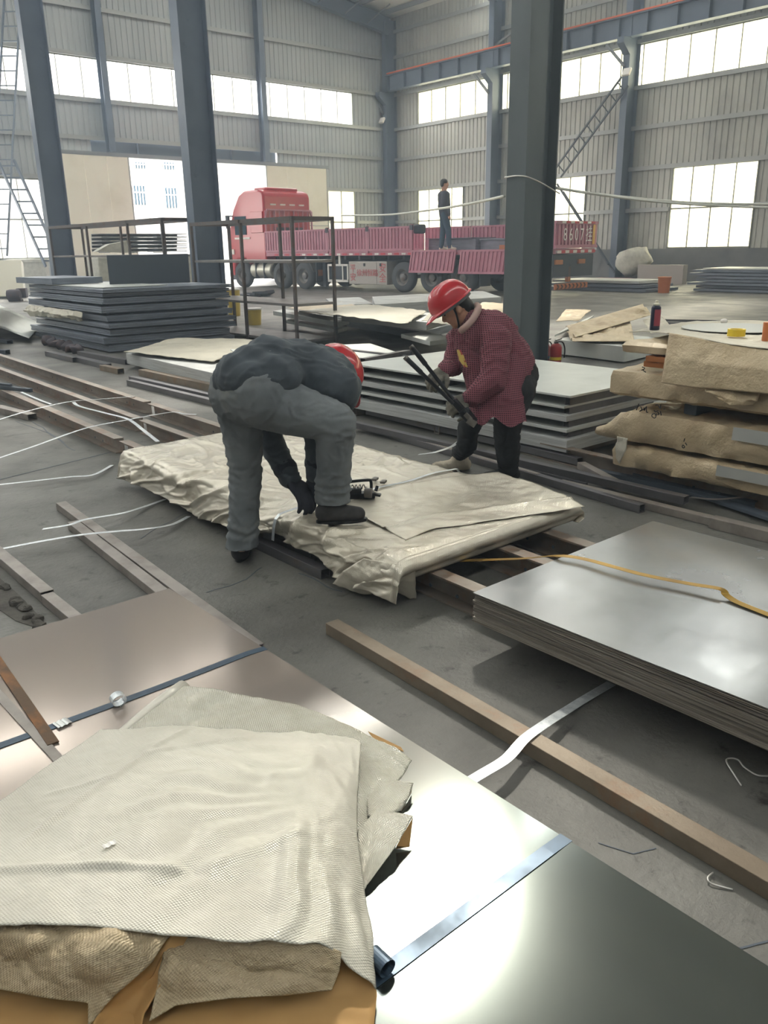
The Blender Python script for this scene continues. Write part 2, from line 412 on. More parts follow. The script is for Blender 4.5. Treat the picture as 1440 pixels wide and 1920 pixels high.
mt['red_ext'] = M('extinguisher_red', (160,40,40), .35)
mt['blue_label'] = M('blue_band', (60,90,140), .5)
mt['spray'] = M('spray_can_navy', (34,40,62), .3, .2)
mt['spray_pink'] = M('spray_can_stripe', (150,60,74), .4)
mt['cream'] = M('cream_plastic', (222,218,200), .4)
mt['orange_bucket'] = M('orange_bucket', (190,110,60), .5)
mt['bag'] = M('pale_sack', (206,204,194), .7, 0, (186,184,174), 9, bump=.4, bscale=20)
mt['rope'] = M('white_hose', (226,226,218), .6)
mt['wire'] = M('bright_wire', (215,213,208), .35, .6)
mt['stone'] = M('rubble_stone', (96,92,86), .9, 0, (74,70,66), 12, bump=.4, bscale=40)
mt['rack'] = M('rack_brown_steel', (98,92,92), .55, .2, rust=(96,70,58), rscale=5, rlo=.5, rhi=.65)
mt['rack_shelf'] = M('rack_shelf_plate', (140,136,134), .5, .3, (120,114,112), 3, 5, .4, .7)
mt['ink'] = M('marker_ink', (34,34,40), .7)
mt['plate_yellow'] = M('yellow_marker', (226,176,60), .5)
mt['red_paint'] = M('red_lettering', (200,90,96), .6)
mt['card'] = M('orange_card', (176,110,60), .6)
mt['motor'] = M('old_motor', (72,66,74), .7, rust=(90,66,60), rscale=8)

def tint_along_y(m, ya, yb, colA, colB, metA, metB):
    """coppery oil tint at the far end; grey reflection of the roof painted in at the near end"""
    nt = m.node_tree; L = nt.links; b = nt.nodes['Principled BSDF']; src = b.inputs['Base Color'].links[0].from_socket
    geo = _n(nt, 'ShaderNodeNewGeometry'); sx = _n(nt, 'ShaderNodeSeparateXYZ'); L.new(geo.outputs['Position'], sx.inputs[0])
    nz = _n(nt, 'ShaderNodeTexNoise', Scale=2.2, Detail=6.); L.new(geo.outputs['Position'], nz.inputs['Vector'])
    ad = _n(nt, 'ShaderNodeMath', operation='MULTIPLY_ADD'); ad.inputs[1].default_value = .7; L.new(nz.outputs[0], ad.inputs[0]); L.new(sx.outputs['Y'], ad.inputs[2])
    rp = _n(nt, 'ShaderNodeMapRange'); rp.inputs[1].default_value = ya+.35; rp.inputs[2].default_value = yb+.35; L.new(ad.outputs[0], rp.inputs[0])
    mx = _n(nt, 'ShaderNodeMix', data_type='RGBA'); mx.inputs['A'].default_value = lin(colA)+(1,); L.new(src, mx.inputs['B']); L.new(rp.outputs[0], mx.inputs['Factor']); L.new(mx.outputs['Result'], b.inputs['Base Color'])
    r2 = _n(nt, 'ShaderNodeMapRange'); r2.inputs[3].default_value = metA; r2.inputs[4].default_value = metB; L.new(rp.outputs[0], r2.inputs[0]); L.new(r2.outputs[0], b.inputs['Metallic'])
tint_along_y(mt['sheet_fg'], 1.25, 2.2, (132,138,135), None, .9, .55)  # near end: reflected grey-green tone put into the colour, beside the coppery oil tint
SKY_STRENGTH = 8.0; SUN_E = 11.5; SUN_AZ = math.radians(44); SUN_EL = math.radians(42.5); EXPO = 0.75
HAZE = .010
# ================================================================ THE HALL
XC, YC = 31.5, 35.7              # right wall plane, left wall plane
XL, YB = -15.5, -10.0            # far side and rear of the hall (outside the frame)
RIDGE = 8.0
def roofz(x): return 12.65 + .15*(XC - x) if x >= RIDGE else 12.65 + .15*(XC-RIDGE) - .15*(RIDGE-x)

# floor, one slab; joints are real grooves cut by leaving narrow gaps filled with a darker strip
fl = MB(); fl.bb((XL, YB, -.2), (XC+.1, YC+.1, 0))
floor = fl.build('floor', mt['concrete'], kind='structure')
og = MB(); og.bb((-60, YC+.1, -.22), (90, 110, -.02)); og.build('ground_outside', mt['paving'], kind='structure')

def corr(mb, rects, base, udir, ndir, pitch=.25, dep=.032, top=None):
    """trapezoidal cladding: rects = (u0,u1,z0,z1) ; base + udir*u ; ndir points into the hall"""
    base = Vector(base); udir = Vector(udir); ndir = Vector(ndir)
    for (u0, u1, z0, z1) in rects:
        us = []; k = math.floor(u0/pitch)
        pts = []
        while k*pitch < u1:
            b = k*pitch
            for du, d in ((0, 0), (.165, 0), (.185, dep), (.23, dep), (.25, 0)):
                u = b+du
                if u0 <= u <= u1: pts.append((u, d))
            k += 1
        pts = [(u0, 0)] + [p for p in pts if u0 < p[0] < u1] + [(u1, 0)]
        o = []
        for u, d in pts:
            p = base + udir*u + ndir*(-d)
            zt = top(p) if (z1 is None) else z1
            o.append((p + Vector((0,0,z0)), p + Vector((0,0,zt))))
        vs = [q for pr in o for q in pr]
        mb.add(vs, [(2*i, 2*i+2, 2*i+3, 2*i+1) for i in range(len(o)-1)])

Z_SILL, Z_W1, Z_B0, Z_B1 = 1.25, 4.33, 7.42, 8.97
# ---- left (gable) wall
wl = MB()
corr(wl, [(XL, XC, Z_B1, None), (28.86, XC, Z_B0, Z_B1), (XL, XC, 5.95, Z_B0),
          (XL, 14.9, 5.36, 5.95), (24.1, XC, 5.36, 5.95),
          (XL, 13.5, Z_W1, 5.36), (27.0, XC, Z_W1, 5.36),
          (XL, 5.0, 0, Z_W1), (5.0, 12.65, 0, Z_SILL), (12.65, 13.5, 0, Z_W1), (27.0, 27.05, 0, Z_W1),
          (27.05, 28.86, 0, Z_SILL), (28.86, XC, 0, Z_W1)],
     (0, YC, 0), (1, 0, 0), (0, -1, 0), top=lambda p: roofz(p.x))
wall_left = wl.build('wall_left', mt['clad_left'], kind='structure')
def girts(name, parent, segs, axis):
    for (a, b, z) in segs:
        m = MB()
        if axis == 'x': m.channel((a, YC-.10, z), (b, YC-.10, z), .07, .16, .012, side=-1)
        else: m.channel((XC-.10, a, z), (XC-.10, b, z), .07, .16, .012, side=1)
        m.build(name, mt['girt'], parent)
girts('girt', wall_left, [(XL, XC-.1, 10.73), (XL, XC-.1, 9.03), (XL, XC-.1, 7.38), (XL, XC-.1, 5.96), (26.95, XC-.1, 4.35), (28.9, XC-.1, 2.77), (XL, 13.4, 4.4)], 'x')
# dark rail pocket above the sliding doors
tr = MB(); tr.bb((14.9, YC+.14, 5.3), (24.1, YC+.2, 6.0))
for x in (17.0, 19.3, 21.6): tr.bb((x-.04, YC-.05, 5.36), (x+.04, YC+.1, 5.95))
tr.build('trim_1', mt['dark'], kind='structure')
dr = MB(); dr.channel((13.2, YC-.14, 5.36), (27.1, YC-.14, 5.36), .12, .16, .012, side=-1)
dr.build('trim_2', mt['steel_purlin'], kind='structure')

# sliding door leaves (hang just inside the wall)
def leaf(n, x0, x1, seams):
    m = MB(); 
    xs = [x0]+seams+[x1]
    for a, b in zip(xs[:-1], xs[1:]): m.bb((a+.006, YC-.20, .06), (b-.006, YC-.13, 5.29))
    d = m.build(n, mt['door_panel'], kind='structure')
    e = MB(); e.bb((x0, YC-.215, 2.56), (x1, YC-.2, 2.6)); e.build('door_rail', mt['girt'], d)
    e = MB(); e.bb((x0-.02, YC-.215, .06), (x0+.03, YC-.12, 5.29)); e.bb((x1-.03, YC-.215, .06), (x1+.02, YC-.12, 5.29)); e.build('door_edge', mt['girt'], d)
    return d
leaf('door_1', 13.45, 16.38, [14.45, 15.42])
leaf('door_2', 23.3, 26.92, [24.5, 25.7])

# ---- right (eave) wall
wr = MB()
corr(wr, [(YB, YC, Z_B1, None), (33.62, YC, Z_B0, Z_B1), (YB, YC, Z_W1, Z_B0),
          (33.62, YC, Z_SILL, Z_W1), (26.4, 30.3, Z_SILL, Z_W1), (18.86, 22.95, Z_SILL, Z_W1), (11.4, 15.38, Z_SILL, Z_W1), (YB, 7.9, Z_SILL, Z_W1)],
     (XC, 0, 0), (0, 1, 0), (-1, 0, 0), top=lambda p: roofz(XC))
wall_right = wr.build('wall_right', mt['clad_right'], kind='structure')
girts('girt', wall_right, [(YB, YC-.1, 11.95), (YB, YC-.1, 10.78), (YB, YC-.1, 9.03), (YB, YC-.1, 7.38), (YB, YC-.1, 5.9), (YB, YC-.1, 4.37),
                           (33.62, YC-.1, 2.77), (26.4, 30.3, 2.77), (18.86, 22.95, 2.77), (11.4, 15.38, 2.77)], 'y')
ms = MB(); ms.bb((XC-.06, YB, 0), (XC+.18, YC+.1, 1.25)); ms.build('wall_right_plinth', mt['masonry'], kind='structure')
# unseen hall sides behind the photographer, added to keep sky light off the foreground
MB().bb((XL-.2, YB-.2, 0), (XL, YC, 12.7)).build('wall_far_side_unseen', mt['clad_left'], kind='structure')
MB().bb((XL, YB-.2, 0), (XC, YB, 16.3)).build('wall_back_unseen', mt['clad_left'], kind='structure')

# ---- windows: frame + one pane mesh each
WN = [0]
def window(axis, u0, u1, z0, z1, pitch, pane, zs=(), off=None):
    WN[0] += 1; fr = MB(); pn = MB()
    def P3(u, d, z): return (u, YC+d, z) if axis == 'x' else (XC+d, u, z)
    def bx(ua, ub, da, db, za, zb): fr.bb(P3(ua, da, za), P3(ub, db, zb))
    w = .03
    bx(u0, u1, -.05, .03, z0, z0+.06); bx(u0, u1, -.05, .03, z1-.06, z1); bx(u0, u0+.05, -.05, .03, z0, z1); bx(u1-.05, u1, -.05, .03, z0, z1)
    n = max(1, round((u1-u0)/pitch)); 
    for i in range(1, n): u = lerp(u0, u1, i/n); bx(u-w/2, u+w/2, -.04, .02, z0, z1)
    for z in zs: bx(u0, u1, -.045, .025, z-.025, z+.025)
    f = fr.build('window_%d' % WN[0], mt['win_frame'], kind='structure')
    a, b, c, d = P3(u0, .0, z0), P3(u1, .0, z0), P3(u1, .0, z1), P3(u0, .0, z1)
    pn.add([a, b, c, d], [(0,1,2,3)]); pn.build('pane', mt[pane], f)
window('x', -15.2, 28.86, Z_B0, Z_B1, 1.0, 'pane_l')
window('x', 5.0, 12.65, Z_SILL, Z_W1, 1.0, 'pane_l', zs=(2.77,))
window('x', 27.05, 28.86, Z_SILL, Z_W1, .9, 'pane_r', zs=(2.77,))
window('y', YB+.5, 33.62, Z_B0, Z_B1, 1.0, 'pane_r')
window('y', 30.3, 33.62, Z_SILL, Z_W1, .85, 'pane_r', zs=(2.77,))
window('y', 22.95, 26.4, Z_SILL, Z_W1, .87, 'pane_dirty', zs=(2.77,))
window('y', 15.38, 18.86, Z_SILL, Z_W1, .87, 'pane_dirty', zs=(2.77,))
window('y', 7.9, 11.4, Z_SILL, Z_W1, .87, 'pane_dirty', zs=(2.77,))

# ---- roof with translucent strips running down the slope
SKY = [(-5.6, -4.2), (12.0, 13.2), (19.7, 21.1), (27.6, 29.0)]
ys = [YB-.3]+[y for s in SKY for y in s]+[YC+.3]
rf = MB()
for a, b in zip(ys[0::2], ys[1::2]):
    for x0, x1 in ((XL-.3, RIDGE), (RIDGE, XC+.4)):
        rf.add([(x0, a, roofz(x0)), (x1, a, roofz(x1)), (x1, b, roofz(x1)), (x0, b, roofz(x0))], [(0,1,2,3)])
ceiling = rf.build('ceiling', mt['roof'], kind='structure')
for i, (a, b) in enumerate(SKY):
    sk = MB()
    for x0, x1 in ((XL-.3, RIDGE), (RIDGE, XC+.4)):
        sk.add([(x0, a, roofz(x0)+.02), (x1, a, roofz(x1)+.02), (x1, b, roofz(x1)+.02), (x0, b, roofz(x0)+.02)], [(0,1,2,3)])
    s_ = sk.build('skylight', mt['skylight'], ceiling, kind='structure')
x = 30.6
while x > 9:
    m = MB(); z = roofz(x)-.13
    m.channel((x, YB, z), (x, YC-.1, z), .07, .2, .012); m.build('purlin', mt['steel_purlin'], ceiling); x -= 1.5
def rafter(y, x0=RIDGE, x1=XC-.5):
    m = MB(); m.hsec((x0, y, roofz(x0)-.6), (x1, y, roofz(x1)-.6), .3, .75, .02, .014); return m
rr = rafter(YC-.4)
rr.build('roof_beam', mt['steel_blue'], ceiling)
m = MB()
for x in (29.6, 28.2, 26.6): m.bar((x, YC-.4, roofz(x)-.85), (x+.5, YC-1.6, roofz(x)-.16), .05, .05)
m.build('fly_brace', mt['steel_purlin'], ceiling)
for y in (28.0, 20.85, 13.2): rafter(y).build('roof_beam', mt['steel_blue'], ceiling)

# ---- wall columns, crane girder
def wallcol(y, lab, bracket=True):
    t = thing('wall_column', lab, 'column', (XC-.42, y, 0), 'steel columns along the window wall')
    m = MB(); m.hsec((XC-.42, y, 0), (XC-.42, y, roofz(XC)-.2), .3, .72, .022, .014, up=(1,0,0)); m.build('shaft', mt['steel_blue'], t)
    if bracket:
        m = MB(); m.prism3([(XC-.78, y-.15, 8.5), (XC-.78, y-.15, 9.08), (XC-1.25, y-.15, 9.08), (XC-1.25, y-.15, 8.86)], (0,.3,0)); m.build('bracket', mt['steel_blue'], t)
        m = MB(); m.bar((XC-.8, y+.05, 8.1), (XC-.9, y+.9, 9.0), .09, .09, up=(1,0,0)); m.build('knee_brace', mt['steel_purlin'], t)
    return t
wallcol(YC-.35, 'slate steel corner column where the two clad walls meet')
wallcol(28.0, 'slate steel wall column behind the man standing on the trailer')
wallcol(20.85, 'slate steel wall column with a ladder leaning beside it')
wallcol(13.2, 'slate steel wall column beyond the tall dirty window')
for x, lab in ((15.6, 'slate wind post above the left door leaf'), (23.2, 'slate wind post above the right door leaf')):
    m = MB(); m.hsec((x, YC-.35, 5.45), (x, YC-.35, roofz(x)-1.0), .26, .4, .016, .012, up=(0,1,0))
    tag(m.build('wind_post', mt['steel_blue']), lab, 'column')
gd = thing('crane_girder', 'slate crane girder with an orange rail running along the window wall', 'beam', (XC-.75, 12, 9.1))
m = MB(); m.hsec((XC-.75, YB, 9.47), (XC-.75, YC-.5, 9.47), .34, .74, .022, .014); m.build('girder_web', mt['steel_blue'], gd)
y = 34.95
while y > 6: m = MB(); m.bb((XC-.91, y-.006, 9.12), (XC-.76, y+.006, 9.82)); m.build('stiffener', mt['steel_blue'], gd); y -= 1.25
m = MB(); m.bar((XC-.9, YB, 9.9), (XC-.9, YC-.7, 9.9), .05, .06); m.build('conductor_rail', mt['orange'], gd)
m = MB(); m.bar((XC-.7, YB, 9.88), (XC-.7, YC-.7, 9.88), .07, .09); m.build('crane_rail', mt['steel_blue'], gd)
m = MB()
for (a, b) in (((XC-.5, 28.2, 10.0), (XC-.5, 21, 12.4)), ((XC-.5, 21.2, 12.4), (XC-.5, 15.0, 10.1))): m.bar(a, b, .09, .09)
m.build('wall_brace', mt['steel_purlin'], wall_right)
# floodlights on the wall columns
def flood(p, lab):
    t = thing('flood_light', lab, 'light', p); p = Vector(p)
    m = MB(); m.box(p, (.1, .34, .3), ry=.5); m.build('lamp_body', mt['white'], t, bevel=.02)
    m = MB(); m.bar(p+Vector((.05,0,0)), p+Vector((.3,0,.1)), .05, .05); m.build('mount_arm', mt['girt'], t)
flood(AX(716, 226, XC-1.0), 'small white floodlight fixed to the corner column')
flood(AX(1175, 135, XC-1.1), 'small white floodlight on the column by the leaning ladder')

# ---- inner columns
def innercol(y, lab):
    t = thing('steel_column', lab, 'column', (8.29, y+.145, 0), 'tall columns inside the hall')
    m = MB(); m.hsec((8.29, y+.145, 0), (8.29, y+.145, roofz(8.29)-.5), .29, .58, .02, .016, up=(1,0,0)); m.build('shaft', mt['col_green'] if y < 8 else mt['steel_blue'], t)
    m = MB(); m.bb((7.9, y-.1, 0), (8.68, y+.39, .03)); m.build('base_plate', mt['steel_blue'], t)
    return t
c3 = innercol(6.70, 'big grey steel column standing just behind the woman in red')
innercol(14.74, 'tall slate column beside the open steel rack')
innercol(22.45, 'tall slate column leaning into view near the crossed ladders')
# web of the near column is boxed in part way (flat plate seen from the front)
m = MB(); m.bb((8.02, 6.735, 0), (8.36, 6.75, roofz(8.29)-.5)); m.build('cover_plate', mt['col_green'], c3)

# ---- building across the yard
bd = thing('office_building', 'pale office building across the yard seen through the open door', 'building', (24, 66, 0))
m = MB(); m.bb((2, 66, 0), (52, 78, 15)); m.build('facade', mt['plaster_out'], bd)
for px, y0, y1, w in ((262, 304, 316, 22), (316, 304, 318, 22), (261, 348, 384, 26), (320, 352, 390, 26), (385, 352, 390, 26), (205, 345, 380, 26)):
    a = AY(px-w/2, y0, 65.95); b = AY(px+w/2, y1, 65.95)
    m = MB(); m.bb((a.x, 65.9, b.z), (b.x, 65.99, a.z)); f = m.build('window', mt['glass_out'], bd)
    m = MB(); 
    for k in range(5): xx = lerp(a.x, b.x, k/4); m.bb((xx-.04, 65.82, b.z), (xx+.04, 65.9, a.z))
    m.bb((a.x, 65.82, lerp(a.z, b.z, .35)-.04), (b.x, 65.9, lerp(a.z, b.z, .35)+.04)); m.build('glazing_bar', mt['white'], f)
p = AY(292, 402, 65.58); m = MB(); m.lathe([(.5,0),(.5,.4)], p, 20, axis='y'); tag(m.build('air_conditioner', mt['girt']), 'round air unit on the office facade seen through the door', 'air conditioner')

# ---- leaning ladder bracing by the right wall
def ladder(a, b, side, lab, n, w=.42, name='ladder', mat='dark', r=.035, grp=None):
    a = Vector(a); b = Vector(b); sd = Vector(side).normalized()*w/2
    t = thing(name, lab, 'ladder', a if a.z < b.z else b, grp)
    for s in (-1, 1):
        m = MB(); m.bar(a+sd*s, b+sd*s, r*1.4, r*2); m.build('side_rail', mt[mat], t)
    for k in range(n):
        p = a.lerp(b, (k+.5)/n); m = MB(); m.bar(p-sd, p+sd, r*1.2, r*1.2); m.build('rung', mt[mat], t)
    return t
X9 = XC-1.0
a = AX(1172, 152, X9); b = AX(1046, 325, X9); ladder(a, b, (-.4,.5,.75), 'dark ladder climbing diagonally to the floodlit wall column', 9, name='diagonal_ladder')
a = AX(1050, 352, X9); b = AX(1146, 503, X9); b.z = max(b.z, .05); ladder(a, b, (-.4,.5,.75), 'dark lower ladder descending behind the trailer tailgate', 9, name='diagonal_ladder')
# crossed ladders at the far left
X8 = 8.3
ladder(AT(11,300,29), AT(101,500,29), CR, 'lower steel ladder sloping beside the leftmost tall column', 9, w=.58, name='crane_ladder', mat='steel_blue', r=.045)
ladder(AT(-2,480,30), AT(24,-20,30), CR, 'upright steel ladder at the left edge of the hall', 18, w=.6, name='crane_ladder', mat='steel_blue', r=.035)
# joints and cracks in the slab
def crack(pts, w, name='floor_joint'):
    m = MB(); P = [G(x, y, .0012) for x, y in pts]; Q = []
    for i in range(len(P)-1):
        for j in range(6): q = P[i].lerp(P[i+1], j/6); Q.append(q + Vector((noise.noise(q*7), noise.noise(q*7+Vector((3,0,0))), 0))*(.02 if name == 'floor_crack' else .002))
    Q.append(P[-1]); m.ribbon(Q, w, .001); m.build(name, mt['dark'], floor)
crack([(-60,912),(0,899),(190,852),(230,842)], .012)
crack([(640,1110),(560,1075)], .006, 'floor_crack'); crack([(385,1112),(430,1098),(462,1086),(490,1064)], .005, 'floor_crack')
crack([(1290,1772),(1340,1768),(1385,1778),(1460,1766)], .005, 'floor_crack'); crack([(1120,1580),(1180,1600),(1230,1590)], .003, 'floor_crack')
crack([(0,765),(60,790),(120,830)], .01, 'floor_crack'); crack([(30,790),(90,812),(140,845)], .008, 'floor_crack'); crack([(260,1010),(300,985),(355,960)], .004, 'floor_crack')
crack([(1040,545),(1200,560),(1440,575)], .02); crack([(1030,592),(1250,600)], .012)
# ================================================================ STEEL LYING ABOUT THE FLOOR
RH = .118
# ---- long rusty channels under the wrapped pack and the grey sheets
def rail(lab, a, b, w=.075, mark=0, side=1):
    t = thing('steel_channel', lab, 'steel channel', ((a[0]+b[0])/2, (a[1]+b[1])/2, 0), 'rusty channels on the floor')
    m = MB(); m.channel((a[0], a[1], RH/2+.001), (b[0], b[1], RH/2+.001), w, RH, .009, side=side); m.build('channel_section', mt['rail_rust'], t)
    d = Vector((b[0]-a[0], b[1]-a[1], 0)); L = d.length; d.normalize(); nrm = Vector((-d.y, d.x, 0))
    if nrm.x > 0: nrm = -nrm
    m = MB(); s = .25
    while s < L-.1:
        for k in (0, .17):
            c = Vector((a[0], a[1], RH*.52)) + d*(s+k) + nrm*(w/2)
            m.lathe([(.009, -.001), (.009, .0015)], c, 8, R=nrm.to_track_quat('Z', 'Y').to_matrix())
        s += 1.15
    m.build('bolt_hole', mt['dark'], t, kind='stuff')
    return t
rail('nearest rusty channel running out from under the wrapped pack to the grey sheets', (2.30, -.3), (2.47, 5.95), side=-1)
rail('rusty channel in line beyond, joined by a plate at the far left', (2.475, 6.05), (2.66, 11.6), side=-1)
rail('middle rusty channel under the wrapped pack', (2.76, -.3), (2.93, 6.6), side=-1)
rail('middle rusty channel reaching the left edge behind the crossing straps', (2.94, 6.7), (3.12, 12.2), side=-1)
rail('farthest rusty channel under the wrapped pack', (3.06, -.2), (3.34, 7.3), side=-1)
rail('farthest rusty channel reaching the left edge beside the loose tubes', (3.35, 7.4), (3.6, 14.5), side=-1)

def tubeobj(lab, a, b, w, h, mat, grp=None, t=.004, hollow=True, name='square_tube', cat='steel tube', up=(0,0,1)):
    m = MB()
    if hollow: m.hollow(a, b, w, h, t, up)
    else: m.bar(a, b, w, h, up)
    return tag(m.build(name, mt[mat], bevel=.0025), lab, cat, grp)
def P2(x, y, z): v = G(x, y, z); return v
def tube_px(lab, pa, pb, w, h, mat, z0=.001, **k):
    """tube lying at height z0, its top edge centre seen at pa, pb"""
    a = G(pa[0], pa[1], z0+h); b = G(pb[0], pb[1], z0+h); a.z = b.z = z0+h/2
    return tubeobj(lab, a, b, w, h, mat, **k)
g1 = 'square tubes by the near sheet pack'
tube_px('long grey square tube running under the right edge of the near copper-tinted sheets', (114, 941), (482, 1210), .06, .045, 'tube_grey', grp=g1)
tube_px('shorter grey square tube beside the long one, left of the near sheets', (136, 977), (330, 1128), .06, .045, 'tube_grey', grp=g1)
tube_px('grey tube at the left edge ending near the rubble hole', (-60, 985), (88, 1108), .06, .05, 'tube_grey', grp=g1)
tube_px('rusty grey tube end poking from under the near sheets at the left', (88, 1112), (240, 1235), .055, .045, 'tube_grey', grp=g1)
tube_px('long rusty tube lying alone on the floor in front of the grey sheet stack', (622, 1164), (1475, 1656), .062, .05, 'tube_rust')
tube_px('dark open tube sticking out from under the wrapped pack by the left boot', (472, 1004), (610, 1066), .055, .05, 'tube_dark', grp='dark tubes under the wrapped pack')
tube_px('second dark tube tucked against the pack edge', (500, 995), (590, 1036), .05, .045, 'tube_dark', grp='dark tubes under the wrapped pack')

# ---- near stack of copper tinted sheets
FZ = .098
xa, xb, ya, yb = .13, 1.418, -1.2, 3.11
t = .0025
lab_fg = 'thin copper-tinted sheet under the top sheet of the near foreground stack'
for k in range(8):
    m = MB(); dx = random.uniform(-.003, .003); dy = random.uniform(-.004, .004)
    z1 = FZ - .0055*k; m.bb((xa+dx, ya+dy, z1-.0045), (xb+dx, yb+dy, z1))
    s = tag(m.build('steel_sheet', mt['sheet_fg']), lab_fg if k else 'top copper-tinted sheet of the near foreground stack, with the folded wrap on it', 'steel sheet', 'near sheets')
def band(name, lab, pts, w, mat, t=.0012, side=None, grp=None, cat='steel strap', z=None):
    m = MB(); m.ribbon(pts, w, t, side); return tag(m.build(name, mt[mat]), lab, cat, grp)
zb = FZ+.002
band('steel_strap', 'dark blued strap across the near sheets beside the silver curl',
     [Vector((x, 2.352 + .004*math.sin(x*5), zb)) for x in [.1+.05*i for i in range(26)]] + [Vector((1.4205, 2.348, zb-.002)), Vector((1.423, 2.348, .05))], .032, 'band_blue')
band('steel_strap', 'shiny blued strap across the near sheets right of the folded wrap',
     [Vector((x, .985, zb)) for x in [.1+.05*i for i in range(26)]] + [Vector((1.4205, .985, zb-.002)), Vector((1.423, .985, .05))], .036, 'band_blue')
# curled offcut on the strap
c = G(222, 1322, zb)
pts = []; R0 = .021
for k in range(26):
    a = -PI*.5 + 2.3*PI*k/25; r = R0*(1-.010*k)
    pts.append(c + Vector((math.cos(a)*r*1.25, 0, R0+math.sin(a)*r+.001)))
band('strap_curl', 'curled silver strap offcut sitting on the dark strap', pts, .034, 'band_bright', side=[Vector((.1,1,0))]*26, cat='strap offcut')
p0 = G(104, 1362, zb+.002); p1 = G(130, 1350, zb+.003)
band('tape_patch', 'crinkled silver tape patch at the end of the dark strap', [p0.lerp(p1, i/8) + Vector((0,0,.002+.002*math.sin(i*2.2))) for i in range(9)], .04, 'tape_silver', cat='tape')
# loop of the second strap by the wrap corner
c = G(712, 1816, zb); pts = []
for k in range(22):
    a = -PI*.5 + 1.9*PI*k/21; pts.append(c + Vector((math.cos(a)*.020, 0, .019+math.sin(a)*.018)))
band('strap_curl', 'dark curled strap end at the corner of the folded wrap', pts, .05, 'band_blue', side=[Vector((0,1,0))]*22, cat='strap offcut')
# flat bars at the left edge
m = MB(); a = G(-60, 1158, FZ+.008); b = G(100, 1394, FZ+.005); m.bar(a, b, .034, .004); tag(m.build('flat_bar', mt['rust_bar']), 'orange rusty flat bar lying across the near sheets at the left edge', 'flat bar')
m = MB(); a = G(-70, 1230, FZ+.003); b = G(125, 1440, FZ+.003); m.bar(a, b, .03, .004); tag(m.build('flat_bar', mt['tube_grey']), 'dull grey flat bar crossing beneath the orange rusty bar', 'flat bar')

# ---- folded wrap heap
def coons(top, right, bottom, left, nu, nv):
    """edge polylines (Vectors): top L->R, bottom L->R, left T->B, right T->B"""
    P = []
    for j in range(nv+1):
        v = j/nv; row = []
        for i in range(nu+1):
            u = i/nu
            a = poly_at(top, u)*(1-v) + poly_at(bottom, u)*v
            b = poly_at(left, v)*(1-u) + poly_at(right, v)*u
            c_ = top[0]*(1-u)*(1-v) + top[-1]*u*(1-v) + bottom[0]*(1-u)*v + bottom[-1]*u*v
            row.append(a+b-c_)
        P.append(row)
    return P
def cloth(name, mat, top, right, bottom, left, nu, nv, disp, solid=.003, parent=None, **pr):
    P = coons(top, right, bottom, left, nu, nv)
    lu = sum((top[i+1]-top[i]).length for i in range(len(top)-1)); lv = sum((left[i+1]-left[i]).length for i in range(len(left)-1))
    Q = []; UV = []
    for j in range(nv+1):
        row = []; ur = []
        for i in range(nu+1):
            p = P[j][i]; u = i/nu; v = j/nv
            i0, i1 = max(i-1, 0), min(i+1, nu); j0, j1 = max(j-1, 0), min(j+1, nv)
            n = (P[j][i1]-P[j][i0]).cross(P[j1][i]-P[j0][i])
            n = n.normalized() if n.length > 1e-9 else Vector((0,0,1))
            if n.z < 0: n = -n
            row.append(p + n*disp(u, v, p)); ur.append((u*lu, v*lv))
        Q.append(row); UV.append(ur)
    m = MB(); m.grid(Q, UV); return m.build(name, mat, parent, smooth=True, solid=solid, **pr)
def px(pts): return [G(x, y, z) for x, y, z in pts]

# kraft paper lining at the bottom of the heap
def d_soft(u, v, p): return .012*noise.noise(p*7) + .004*billow(p*14, 3)
tagk = cloth('kraft_paper', mt['kraft'], px([(-160,1760,.13),(120,1770,.15),(420,1800,.15),(640,1790,.15),(700,1800,.13)]), px([(700,1800,.13),(706,1870,.112),(698,1960,.112)]),
      px([(-260,2020,.11),(150,2010,.112),(450,2010,.112),(698,1960,.112)]), px([(-160,1760,.13),(-220,1890,.112),(-260,2020,.11)]), 60, 30, lambda u, v, p: .006*noise.noise(p*9)+.003*billow(p*16, 2) + .003)
tag(tagk, 'brown kraft paper showing under the folded wraps at the bottom of the picture', 'kraft paper')
m = MB(); q = px([(700,1385,FZ+.004),(757,1410,FZ+.004),(752,1402,FZ+.006),(690,1372,FZ+.008)]); m.prism3(q, (0,0,.002)); tag(m.build('kraft_scrap', mt['kraft']), 'kraft paper corner peeping out beside the silver fold', 'kraft paper')
# back folded wrap, rolled fold at its left
def d_back(u, v, p): return .0035*billow(p*9, 3) + .006*noise.noise(p*5) + .004*sst(.6, .95, u)*billow(p*24, 3)
w2 = cloth('folded_wrap', mt['wrap_silver'], px([(345,1287,.19),(400,1290,.20),(470,1305,.20),(560,1322,.195),(660,1362,.18),(740,1400,.165),(772,1424,.15)]),
      px([(772,1424,.15),(760,1448,.135),(730,1490,.125),(668,1564,.115)]), px([(120,1420,.14),(300,1480,.18),(480,1560,.16),(668,1564,.115)]),
      px([(345,1287,.19),(310,1312,.185),(250,1362,.17),(120,1420,.14)]), 110, 60, d_back)
tag(w2, 'silver woven wrap folded underneath, its back edge rolled up behind the pale top wrap', 'protective wrap', 'folded wraps on the near sheets')
r_ = MB(); r_.tube([G(x, y, z) for x, y, z in ((346,1290,.165),(318,1312,.16),(280,1344,.15),(228,1388,.135),(150,1440,.125))], [.028,.032,.032,.03,.026], 14); r_.build('rolled_edge', mt['wrap_fg'], w2, smooth=True)
m = MB(); m.prism3(px([(360,1310,.10),(470,1335,.10),(640,1392,.10),(730,1450,.10),(660,1530,.10),(480,1540,.10),(280,1410,.10)]), (0,0,.02))
